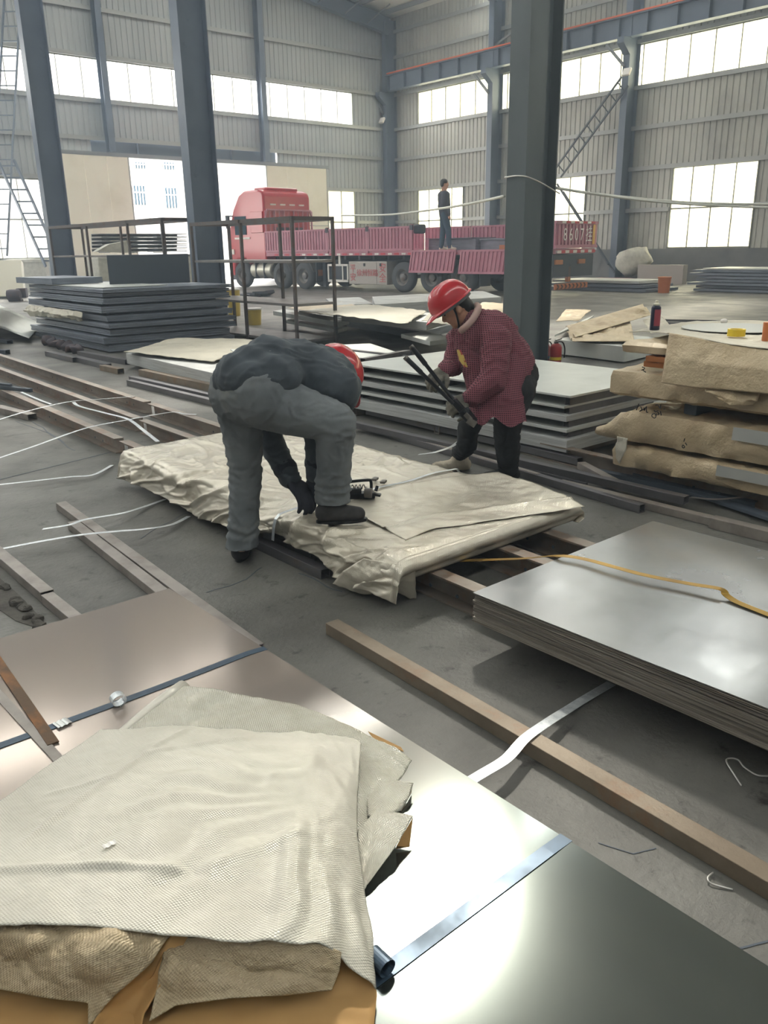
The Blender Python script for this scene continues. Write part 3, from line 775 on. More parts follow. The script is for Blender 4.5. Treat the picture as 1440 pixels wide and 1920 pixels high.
m.build('inner_fold', mt['wrap_fg'], w2)
# small silver folds on the right
def d_cr(u, v, p): return .003*billow(p*22, 3)
w3 = cloth('folded_wrap', mt['wrap_silver'], px([(690,1470,.14),(735,1462,.14),(775,1468,.135)]), px([(775,1468,.135),(768,1492,.122),(752,1520,.105)]),
      px([(690,1530,.13),(720,1530,.12),(752,1520,.105)]), px([(690,1470,.14),(688,1500,.135),(690,1530,.13)]), 24, 20, d_cr)
tag(w3, 'small dark silver fold poking out at the right of the heap, upper one', 'protective wrap', 'folded wraps on the near sheets')
w4 = cloth('folded_wrap', mt['wrap_silver'], px([(672,1555,.16),(710,1514,.16),(774,1532,.15)]), px([(774,1532,.15),(740,1590,.135),(682,1668,.112)]),
      px([(660,1690,.12),(672,1680,.116),(682,1668,.112)]), px([(672,1555,.16),(664,1620,.14),(660,1690,.12)]), 36, 40, d_cr)
tag(w4, 'larger silver fold with a kraft inside poking out at the right of the heap', 'protective wrap', 'folded wraps on the near sheets')
m = MB(); q = px([(774,1534,.147),(768,1588,.104),(742,1592,.104),(744,1586,.13)]); m.prism3(q, (0,0,.002)); m.build('kraft_lining', mt['kraft'], w4)
m = MB(); q = px([(772,1470,.13),(772,1486,.102),(752,1522,.101),(752,1518,.105)]); m.prism3(q, (0,0,.002)); m.build('kraft_lining', mt['wrap_brown'], w3)

# crumpled khaki wraps hanging at the front
def d_crumple(k):
    def f(u, v, p):
        e = 1-abs(2*v-1)**4
        return e*(.015*billow(p*9+Vector((k,0,0)), 4) + .024*noise.noise(p*6+Vector((0,k,0))))
    return f
w5 = cloth('crumpled_wrap', mt['wrap_brown'], px([(-120,1690,.24),(0,1715,.245),(160,1720,.25),(330,1740,.24)]), px([(330,1740,.24),(290,1800,.22),(210,1870,.17),(165,1925,.13)]),
      px([(-180,1830,.16),(0,1855,.165),(90,1872,.17),(165,1880,.16),(165,1925,.13)]), px([(-120,1690,.24),(-150,1760,.2),(-180,1830,.16)]), 80, 50, d_crumple(1.3))
tag(w5, 'crumpled khaki woven wrap bulging under the top wrap at the lower left', 'protective wrap', 'crumpled wraps in the near heap')
w6 = cloth('crumpled_wrap', mt['wrap_brown'], px([(320,1760,.215),(430,1755,.235),(540,1762,.235),(600,1770,.225),(640,1785,.2)]), px([(640,1785,.2),(638,1820,.185),(622,1856,.165)]),
      px([(280,1915,.145),(330,1885,.155),(430,1872,.165),(530,1866,.165),(622,1856,.165)]), px([(320,1760,.215),(300,1830,.185),(280,1915,.145)]), 80, 40, d_crumple(5.1))
tag(w6, 'folded khaki woven wrap under the top wrap at the lower middle', 'protective wrap', 'crumpled wraps in the near heap')
w7 = cloth('kraft_fold', mt['kraft'], px([(300,1755,.235),(325,1755,.235),(355,1752,.225)]), px([(355,1752,.225),(310,1830,.19),(270,1900,.15),(262,1930,.14)]),
      px([(165,1935,.125),(210,1930,.13),(262,1930,.14)]), px([(300,1755,.235),(250,1830,.19),(190,1890,.15),(165,1935,.125)]), 24, 40,
      lambda u, v, p: -.03*math.sin(PI*u)*sst(.1,.5,v) + .004*billow(p*12, 2))
tag(w7, 'brown kraft fold standing up between the two khaki wraps', 'kraft paper')

# the big pale top wrap
def d_top(u, v, p):
    h = .009*noise.noise(p*4.2) + .0034*billow(p*8, 4)
    # fan of shallow ripples spreading from the right fold
    cx, cy = .98, .35; dx, dy = u-cx, (v-cy)*.8; r = math.hypot(dx, dy); an = math.atan2(dy, -dx)
    h += .0065*math.sin(an*30 + 7*noise.noise(p*5))*math.exp(-((r-.46)/.17)**2)*(.6+.4*noise.noise(p*3))
    # two long creases
    for (x0, y0, x1, y1, a, w) in ((.36,.0,.20,.75,.013,.012), (.02,.82,.62,.80,.018,.014), (.62,.80,.86,.58,.012,.018), (.84,.1,.80,.95,.014,.025), (.3,.25,.62,.08,.010,.012), (.12,.45,.3,.38,.009,.012)):
        tx, ty = x1-x0, y1-y0; L2 = tx*tx+ty*ty; k = max(0, min(1, ((u-x0)*tx+(v-y0)*ty)/L2)); d = math.hypot(u-x0-k*tx, v-y0-k*ty)
        h += a*math.exp(-(d/w)**2)*(.7+.3*math.sin(k*9+1))*(max(0, math.sin(PI*k))**.6)
    # underlying bulk
    h += .03*math.sin(PI*min(1, max(0, u)))**.7*math.sin(PI*v)**.8
    return h
w1 = cloth('folded_wrap', mt['wrap_fg'], px([(190,1366,.205),(330,1362,.215),(470,1366,.215),(580,1372,.205),(662,1382,.195),(678,1392,.188)]),
      px([(678,1392,.188),(674,1440,.185),(670,1500,.18),(668,1570,.17),(684,1660,.155),(698,1760,.14),(704,1856,.125)]),
      px([(-330,1735,.24),(-150,1735,.245),(0,1735,.25),(160,1738,.255),(300,1752,.25),(420,1762,.25),(520,1768,.245),(590,1774,.225),(640,1795,.19),(680,1835,.15),(704,1856,.125)]),
      px([(190,1366,.205),(100,1430,.21),(0,1505,.215),(-170,1622,.23),(-330,1735,.24)]), 190, 150, d_top, solid=.0025)
tag(w1, 'big pale woven wrap folded on top of the heap in the foreground', 'protective wrap', 'folded wraps on the near sheets')
p = G(205, 1592, .262)
band('tape_patch', 'white frayed tape mark on the pale top wrap', [p + Vector((-.012+.004*i, .0, .012+.0015*math.sin(i*2))) for i in range(8)], .014, 'white', cat='tape')

# ---- grey sheet stack on the right
SX0, SX1, SY1, SY0 = 2.105, 3.345, 1.945, -.75
lab_s = 'thin grey sheet within the right-hand stack, below the scuffed top sheet'
N = 22; zt = .243; th = .0046
for k in range(N):
    z1 = zt - .0012 - k*.0054 
    dx = random.uniform(-.004, .006); dy = random.uniform(-.006, .006)
    m = MB()
    if k < 5:   # the upper sheets spring apart at their near edge
        gap = (5-k)/5
        rows = []
        for j in range(25):
            y = lerp(SY0, SY1, j/24); 
            lift = .012*gap*math.exp(-((y-.55)/.75)**2)
            rows.append([Vector((SX0+dx, y+dy, z1+lift)), Vector((lerp(SX0,SX1,.25), y+dy, z1+lift*.35)), Vector((SX1+dx, y+dy, z1))])
        o = [[q for q in r] for r in rows]; m.grid(o); ob = m.build('steel_sheet', mt['sheet_grey'] if k == 0 else mt['sheet_edge'], solid=.003)
    else:
        m.bb((SX0+dx, SY0+dy, z1-th), (SX1+dx, SY1+dy, z1)); ob = m.build('steel_sheet', mt['sheet_edge'])
    tag(ob, lab_s if k else 'scuffed top sheet of the grey stack on the right, a yellow strap curling over it', 'steel sheet', 'grey sheets in the right stack')
m = MB()
pts = smooth_pts([G(800,1052,.12), G(900,1050,.13), G(985,1047,.185), G(1040,1042,.252), G(1095,1048,.262), G(1200,1076,.268), G(1290,1094,.268), G(1350,1104,.272), G(1362,1116,.258), G(1385,1130,.252), G(1440,1152,.25), G(1540,1192,.25), G(1700,1240,.25)], 5)
m.ribbon(pts, .03, .0012); tag(m.build('steel_strap', mt['band_brass']), 'yellow strap curling over the grey sheet stack', 'steel strap')

# ---- loose straps on the floor
def strap_px(lab, pts, w=.03, mat='band_bright', grp='loose straps on the floor', k=6, tilt=0):
    P = smooth_pts([G(x, y, z) for x, y, z in pts], k); m = MB(); m.ribbon(P, w, .0012); return tag(m.build('steel_strap', mt[mat]), lab, 'steel strap', grp)
strap_px('bright strap bent over the lone rusty tube, reaching the near sheets', [(858,1478,.075),(905,1450,.065),(950,1422,.06),(985,1384,.058),(1030,1352,.05),(1060,1333,.035),(1092,1313,.012),(1146,1281,.004)], .036)
strap_px('bright strap crossing the two tubes, upper one', [(80,992,.05),(130,984,.065),(160,974,.068),(230,962,.05),(270,950,.02),(310,936,.006)], .026)
strap_px('bright strap crossing the two tubes, lower one, from the left edge', [(-60,1042,.02),(60,1018,.05),(150,1003,.07),(220,996,.075),(270,992,.06),(320,984,.03),(354,968,.012)], .026)
strap_px('bright strap curving from the left edge on bare concrete', [(-60,915,.02),(60,902,.03),(130,894,.03),(175,890,.03),(210,872,.012)], .026)
strap_px('long bright strap arching over the channels, lower of two', [(-60,878,.1),(60,838,.16),(160,803,.2),(240,787,.2),(320,773,.15),(345,776,.13),(368,777,.125)], .026)
strap_px('long bright strap arching over the channels, upper of two', [(-60,806,.1),(40,774,.16),(125,754,.2),(180,749,.17),(253,743,.125)], .026)
strap_px('bright strap dropping from the arch towards the wrapped pack', [(138,754,.2),(150,762,.19),(200,775,.19),(240,786,.2),(268,806,.17),(296,828,.22)], .03)
strap_px('thin strap lying between the channels at the left', [(40,735,.03),(70,748,.02),(96,758,.01)], .026)
strap_px('strap end arching over the far edge of the pack towards the woman', [(785,852,.23),(815,848,.25),(845,838,.24),(858,829,.2),(872,818,.12)], .026)
strap_px('grey strap curving at the right edge among the dark bars', [(1295,932,.03),(1340,936,.05),(1390,932,.08),(1450,922,.1)], .03, 'tube_grey')
# bright wire clips
def wirepx(lab, pts, r=.0022, mat='wire'):
    m = MB(); m.tube(smooth_pts([G(x, y, z) for x, y, z in pts], 5), r, 6); return tag(m.build('wire_offcut', mt[mat], smooth=True), lab, 'wire', 'wire offcuts on the floor')
wirepx('bent bright wire at the right edge beside the rusty tube', [(1390,1473,.004),(1375,1450,.012),(1362,1428,.018),(1368,1422,.018),(1384,1425,.014),(1395,1438,.01),(1418,1453,.005),(1440,1455,.004)], .0028)
wirepx('small bent wire near the lower right corner of the floor', [(1374,1668,.003),(1335,1657,.006),(1327,1646,.008),(1337,1636,.005)], .0022)

# ---- broken concrete by the left tubes
st = 'loose stones in the broken concrete at the left'
for k in range(16):
    x = lerp(0, 82, random.random()); y = 1092 + x*.95 + random.uniform(-6, 14)
    r = random.uniform(.012, .03); c = G(x, y, r*.3); m = MB(); m.ell(c, (r, r*random.uniform(.7, 1.2), r*.7), n=8, m=6)
    for i, v in enumerate(m.v): v += Vector([noise.noise(v*40+Vector((i_*9, 0, 0)))*r*.4 for i_ in range(3)])
    tag(m.build('stone', mt['stone']), 'loose grey stone in the broken patch of concrete at the left edge', 'stone', st)
m = MB(); m.prism([tuple(G(x, y, 0)[:2]) for x, y in ((-90,1070),(0,1085),(40,1120),(82,1165),(70,1178),(30,1165),(0,1145),(-90,1110))], .0005, .003); tag(m.build('broken_patch', mt['stone']), 'strip of broken crumbling concrete beside the left tubes', 'broken concrete', kind='stuff')

# ================================================================ THE WRAPPED PACK
PK = dict(x0=2.14, x1=3.40, y0=2.42, y1=5.20, z0=.122, z1=.225)
pack = thing('wrapped_sheet_pack', 'wrapped sheet pack the crouching man is strapping, one boot on it', 'wrapped pack', (2.77, 3.8, 0))
def pack_mesh():
    m = MB(); NY, NC = 300, 176; rows = []; uvs = []
    for i in range(NY+1):
        s = i/NY; y = lerp(PK['y0'], PK['y1'], s)
        # section path, from the lower left hem round over the top to the lower right edge
        hem = .05 + .045*noise.noise(Vector((y*2.3, 1, 0))) + .05*sst(.0, .12, 1-s)*0
        hem += .05*sst(2.75, 3.05, y)*(1-sst(3.3, 3.6, y))
        if 3.15 < y < 3.55: hem = lerp(hem, .115, 1-abs(y-3.35)/.2)
        out = .03 + .045*abs(noise.noise(Vector((y*1.9, 7, 2))))
        out *= 1-.6*sst(2.7, 3.0, y)*(1-sst(3.3, 3.6, y))
        if 3.22 < y < 3.38: out *= .3
        x0, x1, zt = PK['x0'], PK['x1'], PK['z1']
        sec = [Vector((x0-out*1.2, y, max(.012, hem))), Vector((x0-out, y, .5*(hem+.12))), Vector((x0-out*.6, y, .15)), Vector((x0-.012, y, zt-.028)), Vector((x0+.012, y, zt-.004)), Vector((x0+.05, y, zt)),
               Vector((x0+.45, y, zt+.002)), Vector((x0+.9, y, zt+.002)), Vector((x1-.05, y, zt)), Vector((x1-.01, y, zt-.006)), Vector((x1+.012, y, zt-.035)), Vector((x1+.016, y, .14)), Vector((x1-.03, y, .121))]
        row = []; ur = []
        cum = [0]
        for a, b in zip(sec[:-1], sec[1:]): cum.append(cum[-1]+(b-a).length)
        # denser sampling at the left flank
        for j in range(NC+1):
            q = j/NC; tt = .36*q/.42 if q < .42 else .36+.64*(q-.42)/.58
            tt = (tt/.36*.27 if tt < .36 else .27+.73*(tt-.36)/.64)
            row.append(poly_at(sec, tt)); ur.append((y, tt*cum[-1]))
        rows.append(row); uvs.append(ur)
    Q = []
    for i in range(NY+1):
        row = []
        for j in range(NC+1):
            p = rows[i][j]; a = rows[min(i+1,NY)][j]-rows[max(i-1,0)][j]; b = rows[i][min(j+1,NC)]-rows[i][max(j-1,0)]
            n = b.cross(a); n = n.normalized() if n.length > 1e-9 else Vector((0,0,1))
            if n.z < -.2 and j < NC*.9: n = -n
            flank = 1-sst(PK['x0']-.02, PK['x0']+.30, p.x)
            q3 = Vector((p.x*1.1, p.y*1.0, p.z*1.4))
            # diagonal creases on the flank, soft waves on the top
            d1 = Vector((p.x*2.2+p.z*5, p.y*3.8 + p.z*8 + .6*noise.noise(p*3), p.z*2))
            c1 = 1-min(1, abs(noise.noise(d1))*5.5); c2 = 1-min(1, abs(noise.noise(d1*2.1+Vector((4,1,2))))*5)
            d2 = Vector((p.x*4.2 - p.y*1.5, p.y*2.2 + p.x*1.6, 3)); c3 = 1-min(1, abs(noise.noise(d2))*6)
            far = sst(3.35, 3.7, p.y)
            c4 = 1-min(1, abs(noise.noise(d1*4.3+Vector((9,2,5))))*4); c5 = 1-min(1, abs(noise.noise(d2*2.6+Vector((2,8,1))))*5)
            h = flank*(.030*c1 + .012*c2 + .004*c4 + .016*noise.noise(q3*5)) + (1-flank)*(.009*noise.noise(q3*2.6) + (.005+.014*far)*max(0,c3-.35) + (.002+.006*far)*max(0,c5-.4))
            near = 1-sst(2.42, 3.0, p.y)
            h += .002*near*billow(q3*8, 3)
            edge = min(i, NY-i)/NY
            h *= sst(0, .02, edge)*.8+.2
            # strap bites in at y = 3.3
            h -= .012*math.exp(-((p.y-3.30)/.02)**2)
            # dip on top between the folds nearer the camera
            if p.z > .19: h -= .016*math.exp(-((p.y-2.86)/.13)**2)*sst(2.4, 2.6, p.x)*(1-sst(3.25, 3.4, p.x))
            w = p + n*h
            w.z = max(w.z, .006); row.append(w)
        Q.append(row)
    m.grid(Q, uvs)
    # tucked ends
    for i, sgn in ((0, -1), (NY, 1)):
        R = Q[i]; L = []; U = []
        K = 10
        for k in range(K+1):
            v = k/K; rr = []; uu = []
            for j in range(NC+1):
                p = R[j].copy(); zc = .125
                bul = .02*math.sin(PI*min(1, v*1.2)) if sgn > 0 else .035*math.sin(PI*min(1, v*1.3))
                p.y += sgn*(bul + .004*billow(Vector((p.x*9, v*3, 2)), 2)*(1-v)*v*4); p.z = lerp(p.z, min(p.z, zc), v)
                rr.append(p); uu.append((p.y, p.x))
            L.append(rr); U.append(uu)
        m.grid(L, U)
    return m
pack_mesh().build('wrap', mt['wrap_pack'], pack, smooth=True, solid=.002)
m = MB(); m.bb((PK['x0']+.03, PK['y0']+.04, .121), (PK['x1']-.03, PK['y1']-.04, .195)); m.build('sheet_bundle', mt['sheet_grey'], pack)
# hanging corner flap
fl_ = coons([Vector((2.10,2.60,.20)), Vector((2.12,2.50,.21)), Vector((2.14,2.42,.215)), Vector((2.22,2.395,.21))], [Vector((2.22,2.395,.21)), Vector((2.225,2.40,.12)), Vector((2.26,2.43,.015))],
           [Vector((2.06,2.78,.035)), Vector((2.10,2.62,.02)), Vector((2.19,2.47,.05)), Vector((2.24,2.45,.012)), Vector((2.26,2.43,.015))], [Vector((2.10,2.60,.20)), Vector((2.06,2.70,.12)), Vector((2.06,2.78,.035))], 30, 26)
m = MB(); m.grid([[p + Vector((-1,-.6,0))*(.006*billow(p*16, 3)+.012*math.sin(PI*j/30)*math.sin(PI*i/26)) for j, p in enumerate(r)] for i, r in enumerate(fl_)], [[(j*.01, i*.01) for j in range(31)] for i in range(27)])
m.build('corner_flap', mt['wrap_pack'], pack, smooth=True, solid=.002)
# overlapping sheet of wrap on the near half
ov = coons([G(640,944,.236), G(720,922,.238), G(800,905,.24), G(880,893,.246), G(935,890,.246)], [G(935,890,.246), G(1000,905,.242), G(1060,930,.238), G(1096,950,.232)],
           [G(760,1012,.23), G(820,990,.233), G(880,983,.233), G(980,968,.233), G(1096,950,.232)], [G(640,944,.236), G(690,975,.235), G(740,1000,.232), G(760,1012,.23)], 80, 50)
m = MB(); m.grid([[p + Vector((0,0,1))*(.001+.014*math.exp(-((i/50)/.10)**2)*sst(.05,.3,j/80) - .014*math.exp(-((i/50-.32)/.16)**2)*math.sin(PI*j/80) + .007*noise.noise(p*5) + .003*billow(p*9, 3) + .010*math.exp(-((i/50-.72-.1*j/80)/.02)**2)) for j, p in enumerate(r)] for i, r in enumerate(ov)], [[(j*.0125, i*.012) for j in range(81)] for i in range(51)])
m.build('wrap_overlap', mt['wrap_pack'], pack, smooth=True, solid=.002)
# strap round the pack
pts = [Vector((2.085,3.305,.10)), Vector((2.092,3.30,.17)), Vector((2.105,3.30,.21)), Vector((2.13,3.30,.23))] + [Vector((lerp(2.16,3.40,i/24), 3.30+.004*math.sin(i), .2345+.004*math.sin(i*.7))) for i in range(25)] + [Vector((3.425,3.3,.2)), Vector((3.43,3.3,.13))]
band('steel_strap', 'strap being tightened round the wrapped pack by the bent man', pts, .022, 'band_bright', side=[Vector((0,1,0))]*len(pts))
for k, (x, y) in enumerate(((703, 898), (719, 903))):
    c = G(x, y, .246); m = MB(); m.box(c, (.045, .03, .012), rz=.5+.1*k); m.box(c+Vector((0,0,-.004)), (.05, .022, .004), rz=.5+.1*k)
    tag(m.build('strap_seal', mt['tool_grey'], bevel=.002), ('left', 'right')[k] + ' one of two folded metal strap seals lying on the wrapped pack', 'strap seal', 'strap seals on the pack')
# strap tensioner
tt = thing('strap_tensioner', 'black strapping tensioner resting on the wrapped pack by the boot', 'strapping tool', G(682, 928, .235))
c = G(678, 932, .245); ex = Vector((.80,-.6,0)); ey = Vector((.6,.8,0))
def T(a, b, z): return c + ex*a + ey*b + Vector((0,0,z))
m = MB(); m.bar(T(-.10,0,.012), T(.07,0,.012), .06, .03); m.bar(T(-.08,0,.035), T(.0,0,.035), .04, .03); m.build('tool_body', mt['tool'], tt, bevel=.005)
m = MB(); m.lathe([(.012,-.02),(.026,-.018),(.026,.018),(.012,.02)], T(.035,-.028,.03), 16, R=Matrix.Rotation(.64, 3, 'Z') @ Matrix.Rotation(PI/2, 3, 'X')); m.build('ratchet_wheel', mt['tool_grey'], tt, smooth=40)
m = MB(); m.tube(smooth_pts([T(-.11,.0,.03), T(-.10,.0,.075), T(-.07,0,.085), T(.03,0,.092), T(.05,0,.085), T(.052,0,.05), T(.05,0,.03)], 4), .0085, 8); m.build('handle', mt['tool'], tt, smooth=True)
m = MB(); m.tube([T(-.05+.004*i, .012*math.cos(i*1.3), .058+.012*math.sin(i*1.3)) for i in range(20)], .003, 6); m.build('spring', mt['tool_grey'], tt, smooth=True)
m = MB(); m.bar(T(.06,-.01,.02), T(.10,-.02,.012), .03, .012); m.bar(T(.075,.0,.03), T(.085,.01,.055), .012, .012); m.build('gripper_foot', mt['tool'], tt)
# ================================================================ STACKS AND CLUTTER IN THE MIDDLE OF THE HALL
def spacer(x, y, z0, z1, d=.05, lab=None, mat='tube_dark', L=None, axis='x'):
    m = MB()
    if L: 
        if axis == 'x': m.hollow((x-L/2, y, (z0+z1)/2), (x+L/2, y, (z0+z1)/2), d, z1-z0, .004)
        else: m.hollow((x, y-L/2, (z0+z1)/2), (x, y+L/2, (z0+z1)/2), d, z1-z0, .004)
    else: m.bb((x-d/2, y-d/2, z0), (x+d/2, y+d/2, z1))
    return tag(m.build('spacer_bar', mt[mat]), lab, 'spacer bar', 'spacer bars in the galvanised stack')
# ---- galvanised stack behind the woman (x0,x1,y0,y1,z0,z1)
gs = 'galvanised sheet packs behind the woman'
ST = [(4.66,5.95,3.44,6.10,.085,.173,'thick bottom pack of the galvanised stack behind the woman'),
      (4.68,5.93,3.46,6.11,.222,.246,'second galvanised pack from the bottom behind the woman'),
      (4.68,5.92,3.47,6.12,.300,.342,'third galvanised pack from the bottom behind the woman'),
      (4.69,5.93,3.50,6.14,.388,.405,'fourth galvanised pack, just below the top plate behind the woman'),
      (4.70,6.05,3.46,5.95,.468,.484,'broad top plate of the galvanised stack behind the woman')]
for (x0, x1, y0, y1, z0, z1, lab) in ST:
    m = MB(); m.bb((x0, y0, z0), (x1, y1, z1)); 
    o = tag(m.build('sheet_pack', mt['sheet_white_edge'] if z1-z0 > .03 else mt['sheet_white'], bevel=.002), lab, 'sheet pack', gs)
for i in range(len(ST)-1):
    z0 = ST[i][5]; z1 = ST[i+1][4]
    for k, y in enumerate((3.52, 4.75, 5.85)):
        spacer(5.3, y, z0, z1, .045, ('near', 'middle', 'far')[k]+' dark spacer bar on the '+('bottom', 'second', 'third', 'fourth')[i]+' galvanised pack', L=1.1)
for k, y in enumerate((3.6, 4.8, 5.9)): spacer(5.3, y, 0.001, .085, .06, ('near', 'middle', 'far')[k]+' bearer bar on the floor under the galvanised stack', L=1.2, mat='rail_rust')

# ---- kraft wrapped packs on the right
gw = 'kraft wrapped packs stacked at the right'
def kpack(lab, x0, x1, y0, y1, z0, z1, skew=0, strip=None, seed=0, mat='wrap_old', amp=.034, pinch=.0):
    t = thing('wrapped_pack', lab, 'wrapped pack', ((x0+x1)/2, (y0+y1)/2, z0), gw)
    m = MB(); NY, NC = 90, 56; Q = []; UV = []
    for i in range(NY+1):
        s = i/NY; y = lerp(y1, y0, s); e = sst(0, .10, s); e2 = pinch*(1-sst(0, .075, s))
        zc = (z0+z1)/2
        row = []; ur = []
        sec = [(x1, z0), (x0+.02, z0), (x0-.008, z0+.02), (x0-.012, zc), (x0, z1-.015), (x0+.03, z1), (x1, z1), (x1+.01, zc)]
        sec = [Vector((a, y, b)) for a, b in sec]
        for j in range(NC+1):
            p = poly_at(sec, j/NC)
            p.x += skew*(1-s)
            p.z = lerp(p.z, z0+.01, e2)
            q = p*3.4 + Vector((seed, 0, 0))
            c1 = 1-min(1, abs(noise.noise(Vector((q.x, q.y*1.4, q.z*2.2))))*5); c2 = 1-min(1, abs(noise.noise(q*2.3))*4)
            fr = 1-.6*sst(.25, .5, s)
            d = amp*fr*(c1*.8+.5*c2) - amp*.5
            if p.x < x0+.05: p.x -= d
            elif p.z > zc: p.z += d*.7
            row.append(p); ur.append((y, j*.03))
        Q.append(row); UV.append(ur)
    m.grid(Q, UV); m.add(Q[0], [tuple(range(len(Q[0])))]); m.add(Q[-1], [tuple(range(len(Q[-1])-1, -1, -1))])
    m.build('kraft_wrap', mt[mat], t, smooth=50)
    if strip:
        ya, yb, za, zb = strip; m = MB(); m.add([(x0-.03, ya, za), (x0-.03, yb, za), (x0-.022, yb, zb), (x0-.022, ya, zb)], [(0,1,2,3)]); m.build('edge_protector', mt['tape_silver'], t, solid=.003)
    return t
kpack('bottom kraft wrapped pack at the right, its corner torn open', 4.48, 5.75, -.3, 2.93, .12, .27, seed=1.5, strip=(2.22, -.3, .20, .262))
kpack('second kraft wrapped pack up, with marker scrawl and a pointed corner', 4.48, 5.75, -.3, 3.09, .292, .50, seed=6.1, strip=(2.15, -.3, .425, .498), pinch=.75)
kpack('third kraft wrapped pack up, with a small marker sign', 4.50, 5.75, .2, 3.0, .575, .735, seed=11.4, amp=.022)
kpack('topmost kraft wrapped pack at the right, carrying the spray can', 4.54, 5.8, .0, 2.96, .84, .91, seed=3.3, amp=.02)
m = MB(); m.bb((4.56, .6, .765), (5.7, 2.82, .80)); m.bb((4.545, .8, .80), (5.7, 2.8, .835)); tag(m.build('orange_board', mt['card'], bevel=.004), 'orange cardboard edged sheet between the top two kraft packs', 'board')
m = MB(); 
for y in (.8, 1.7, 2.5): m.bb((4.6, y-.04, .50), (5.7, y+.04, .578))
tag(m.build('bearer', mt['dark']), 'dark bearers between the second and third kraft packs', 'bearer', kind='stuff')
# big wrap sheet draped over the upper packs
hz = [(1220,640,.915),(1258,622,.93),(1300,617,.93),(1360,618,.93),(1440,628,.93),(1520,640,.93)]
def d_drape(u, v, p): return .004*billow(p*6, 3) + .012*noise.noise(p*3) + .010*math.sin(u*14+2*noise.noise(p*3))*v*.5
X0 = 4.44
wd = cloth('draped_wrap', mt['wrap_old'], [AX(1256,625,X0+.06), AX(1300,632,X0+.05), AX(1370,646,X0+.05), AX(1520,664,X0+.05)], [AX(1520,664,X0+.05), AX(1520,700,X0-.02), AX(1520,746,X0-.03)],
           [AX(1242,718,X0-.02), AX(1300,727,X0-.02), AX(1370,732,X0-.03), AX(1520,746,X0-.03)], [AX(1256,625,X0+.06), AX(1249,670,X0), AX(1242,718,X0-.02)], 60, 30, d_drape, solid=.003)
tag(wd, 'large kraft wrap sheet hanging down over the front of the upper packs at the right', 'protective wrap')
tp = cloth('wrap_top', mt['paper_grey'], [G(1180,622,.925), G(1280,604,.93), G(1380,600,.93), G(1520,604,.93)], [G(1520,604,.93), G(1520,640,.93), AX(1520,664,X0+.05)],
           [AX(1256,625,X0+.06), AX(1300,632,X0+.05), AX(1370,646,X0+.05), AX(1520,664,X0+.05)], [G(1180,622,.925), G(1215,622,.92), AX(1256,625,X0+.06)], 40, 16, lambda u, v, p: .004*billow(p*7, 3), solid=.003, parent=None)
tag(tp, 'pale dusty wrap lying over the top of the right-hand packs under the yellow tape', 'protective wrap')
m = MB(); c = G(1370, 622, .945); m.lathe([(.34,0),(.34,.003)], c + Vector((.25,.1,0)), 28); tag(m.build('grey_disc', mt['girt']), 'round grey sheet offcut under the yellow tape roll', 'sheet offcut')
# torn lower bulge
bul = cloth('torn_wrap', mt['wrap_old'], [AX(1320,724,X0+.0), AX(1370,732,X0), AX(1425,738,X0+.02)], [AX(1425,738,X0+.02), AX(1420,752,X0), AX(1412,760,X0+.01)], [AX(1335,742,X0-.01), AX(1370,760,X0-.03), AX(1412,760,X0+.01)], [AX(1320,724,X0), AX(1322,734,X0-.01), AX(1335,742,X0-.01)], 24, 14, lambda u, v, p: .008*billow(p*9, 3), solid=.003)
tag(bul, 'torn kraft flap sagging below the draped wrap at the right', 'protective wrap')
tg = cloth('torn_wrap', mt['wrap'], [AX(1158,818,X0+.0), AX(1178,822,X0-.02)], [AX(1178,822,X0-.02), AX(1172,846,X0-.03), AX(1162,870,X0-.01)], [AX(1156,858,X0-.0), AX(1162,870,X0-.01)], [AX(1158,818,X0), AX(1154,840,X0), AX(1156,858,X0)], 8, 16, lambda u, v, p: .006*billow(p*14, 3), solid=.002)
tag(tg, 'torn pale flap at the corner of the bottom kraft pack', 'protective wrap')
# marker scrawls
def scrawl(lab, strokes, X, grp=None):
    m = MB()
    for s in strokes: m.tube(smooth_pts([AX(x, y, X) for x, y in s], 3), .0028, 5)
    return m
sc_ = scrawl('', [[(1198,757),(1193,769)],[(1201,762),(1203,768),(1199,771),(1206,768),(1210,766)],[(1208,764),(1208,770),(1212,762),(1212,772),(1215,773)],[(1229,760),(1234,760),(1238,766),(1239,758)],[(1226,769),(1229,772),(1234,770)],[(1223,777),(1228,776),(1230,781),(1227,784),(1222,780),(1224,776)],[(1231,775),(1231,779)],[(1233,773),(1236,776),(1233,778)],[(1238,771),(1240,779)],[(1244,767),(1247,767)]], 4.435)
tag(sc_.build('marker_scrawl', mt['ink']), 'handwritten marker scrawl on the second kraft pack at the right', 'handwriting')
sc_ = scrawl('', [[(1204,688),(1209,690),(1206,694),(1211,698)],[(1203,694),(1208,692)]], 4.455); tag(sc_.build('marker_scrawl', mt['ink']), 'small marker sign on the third kraft pack', 'handwriting')
sc_ = scrawl('', [[(1281,834),(1284,838),(1281,840),(1279,837),(1281,834)],[(1285,830),(1288,835)],[(1284,822),(1282,828)]], 4.44); tag(sc_.build('marker_scrawl', mt['ink']), 'small marker loop on the bottom kraft pack', 'handwriting')
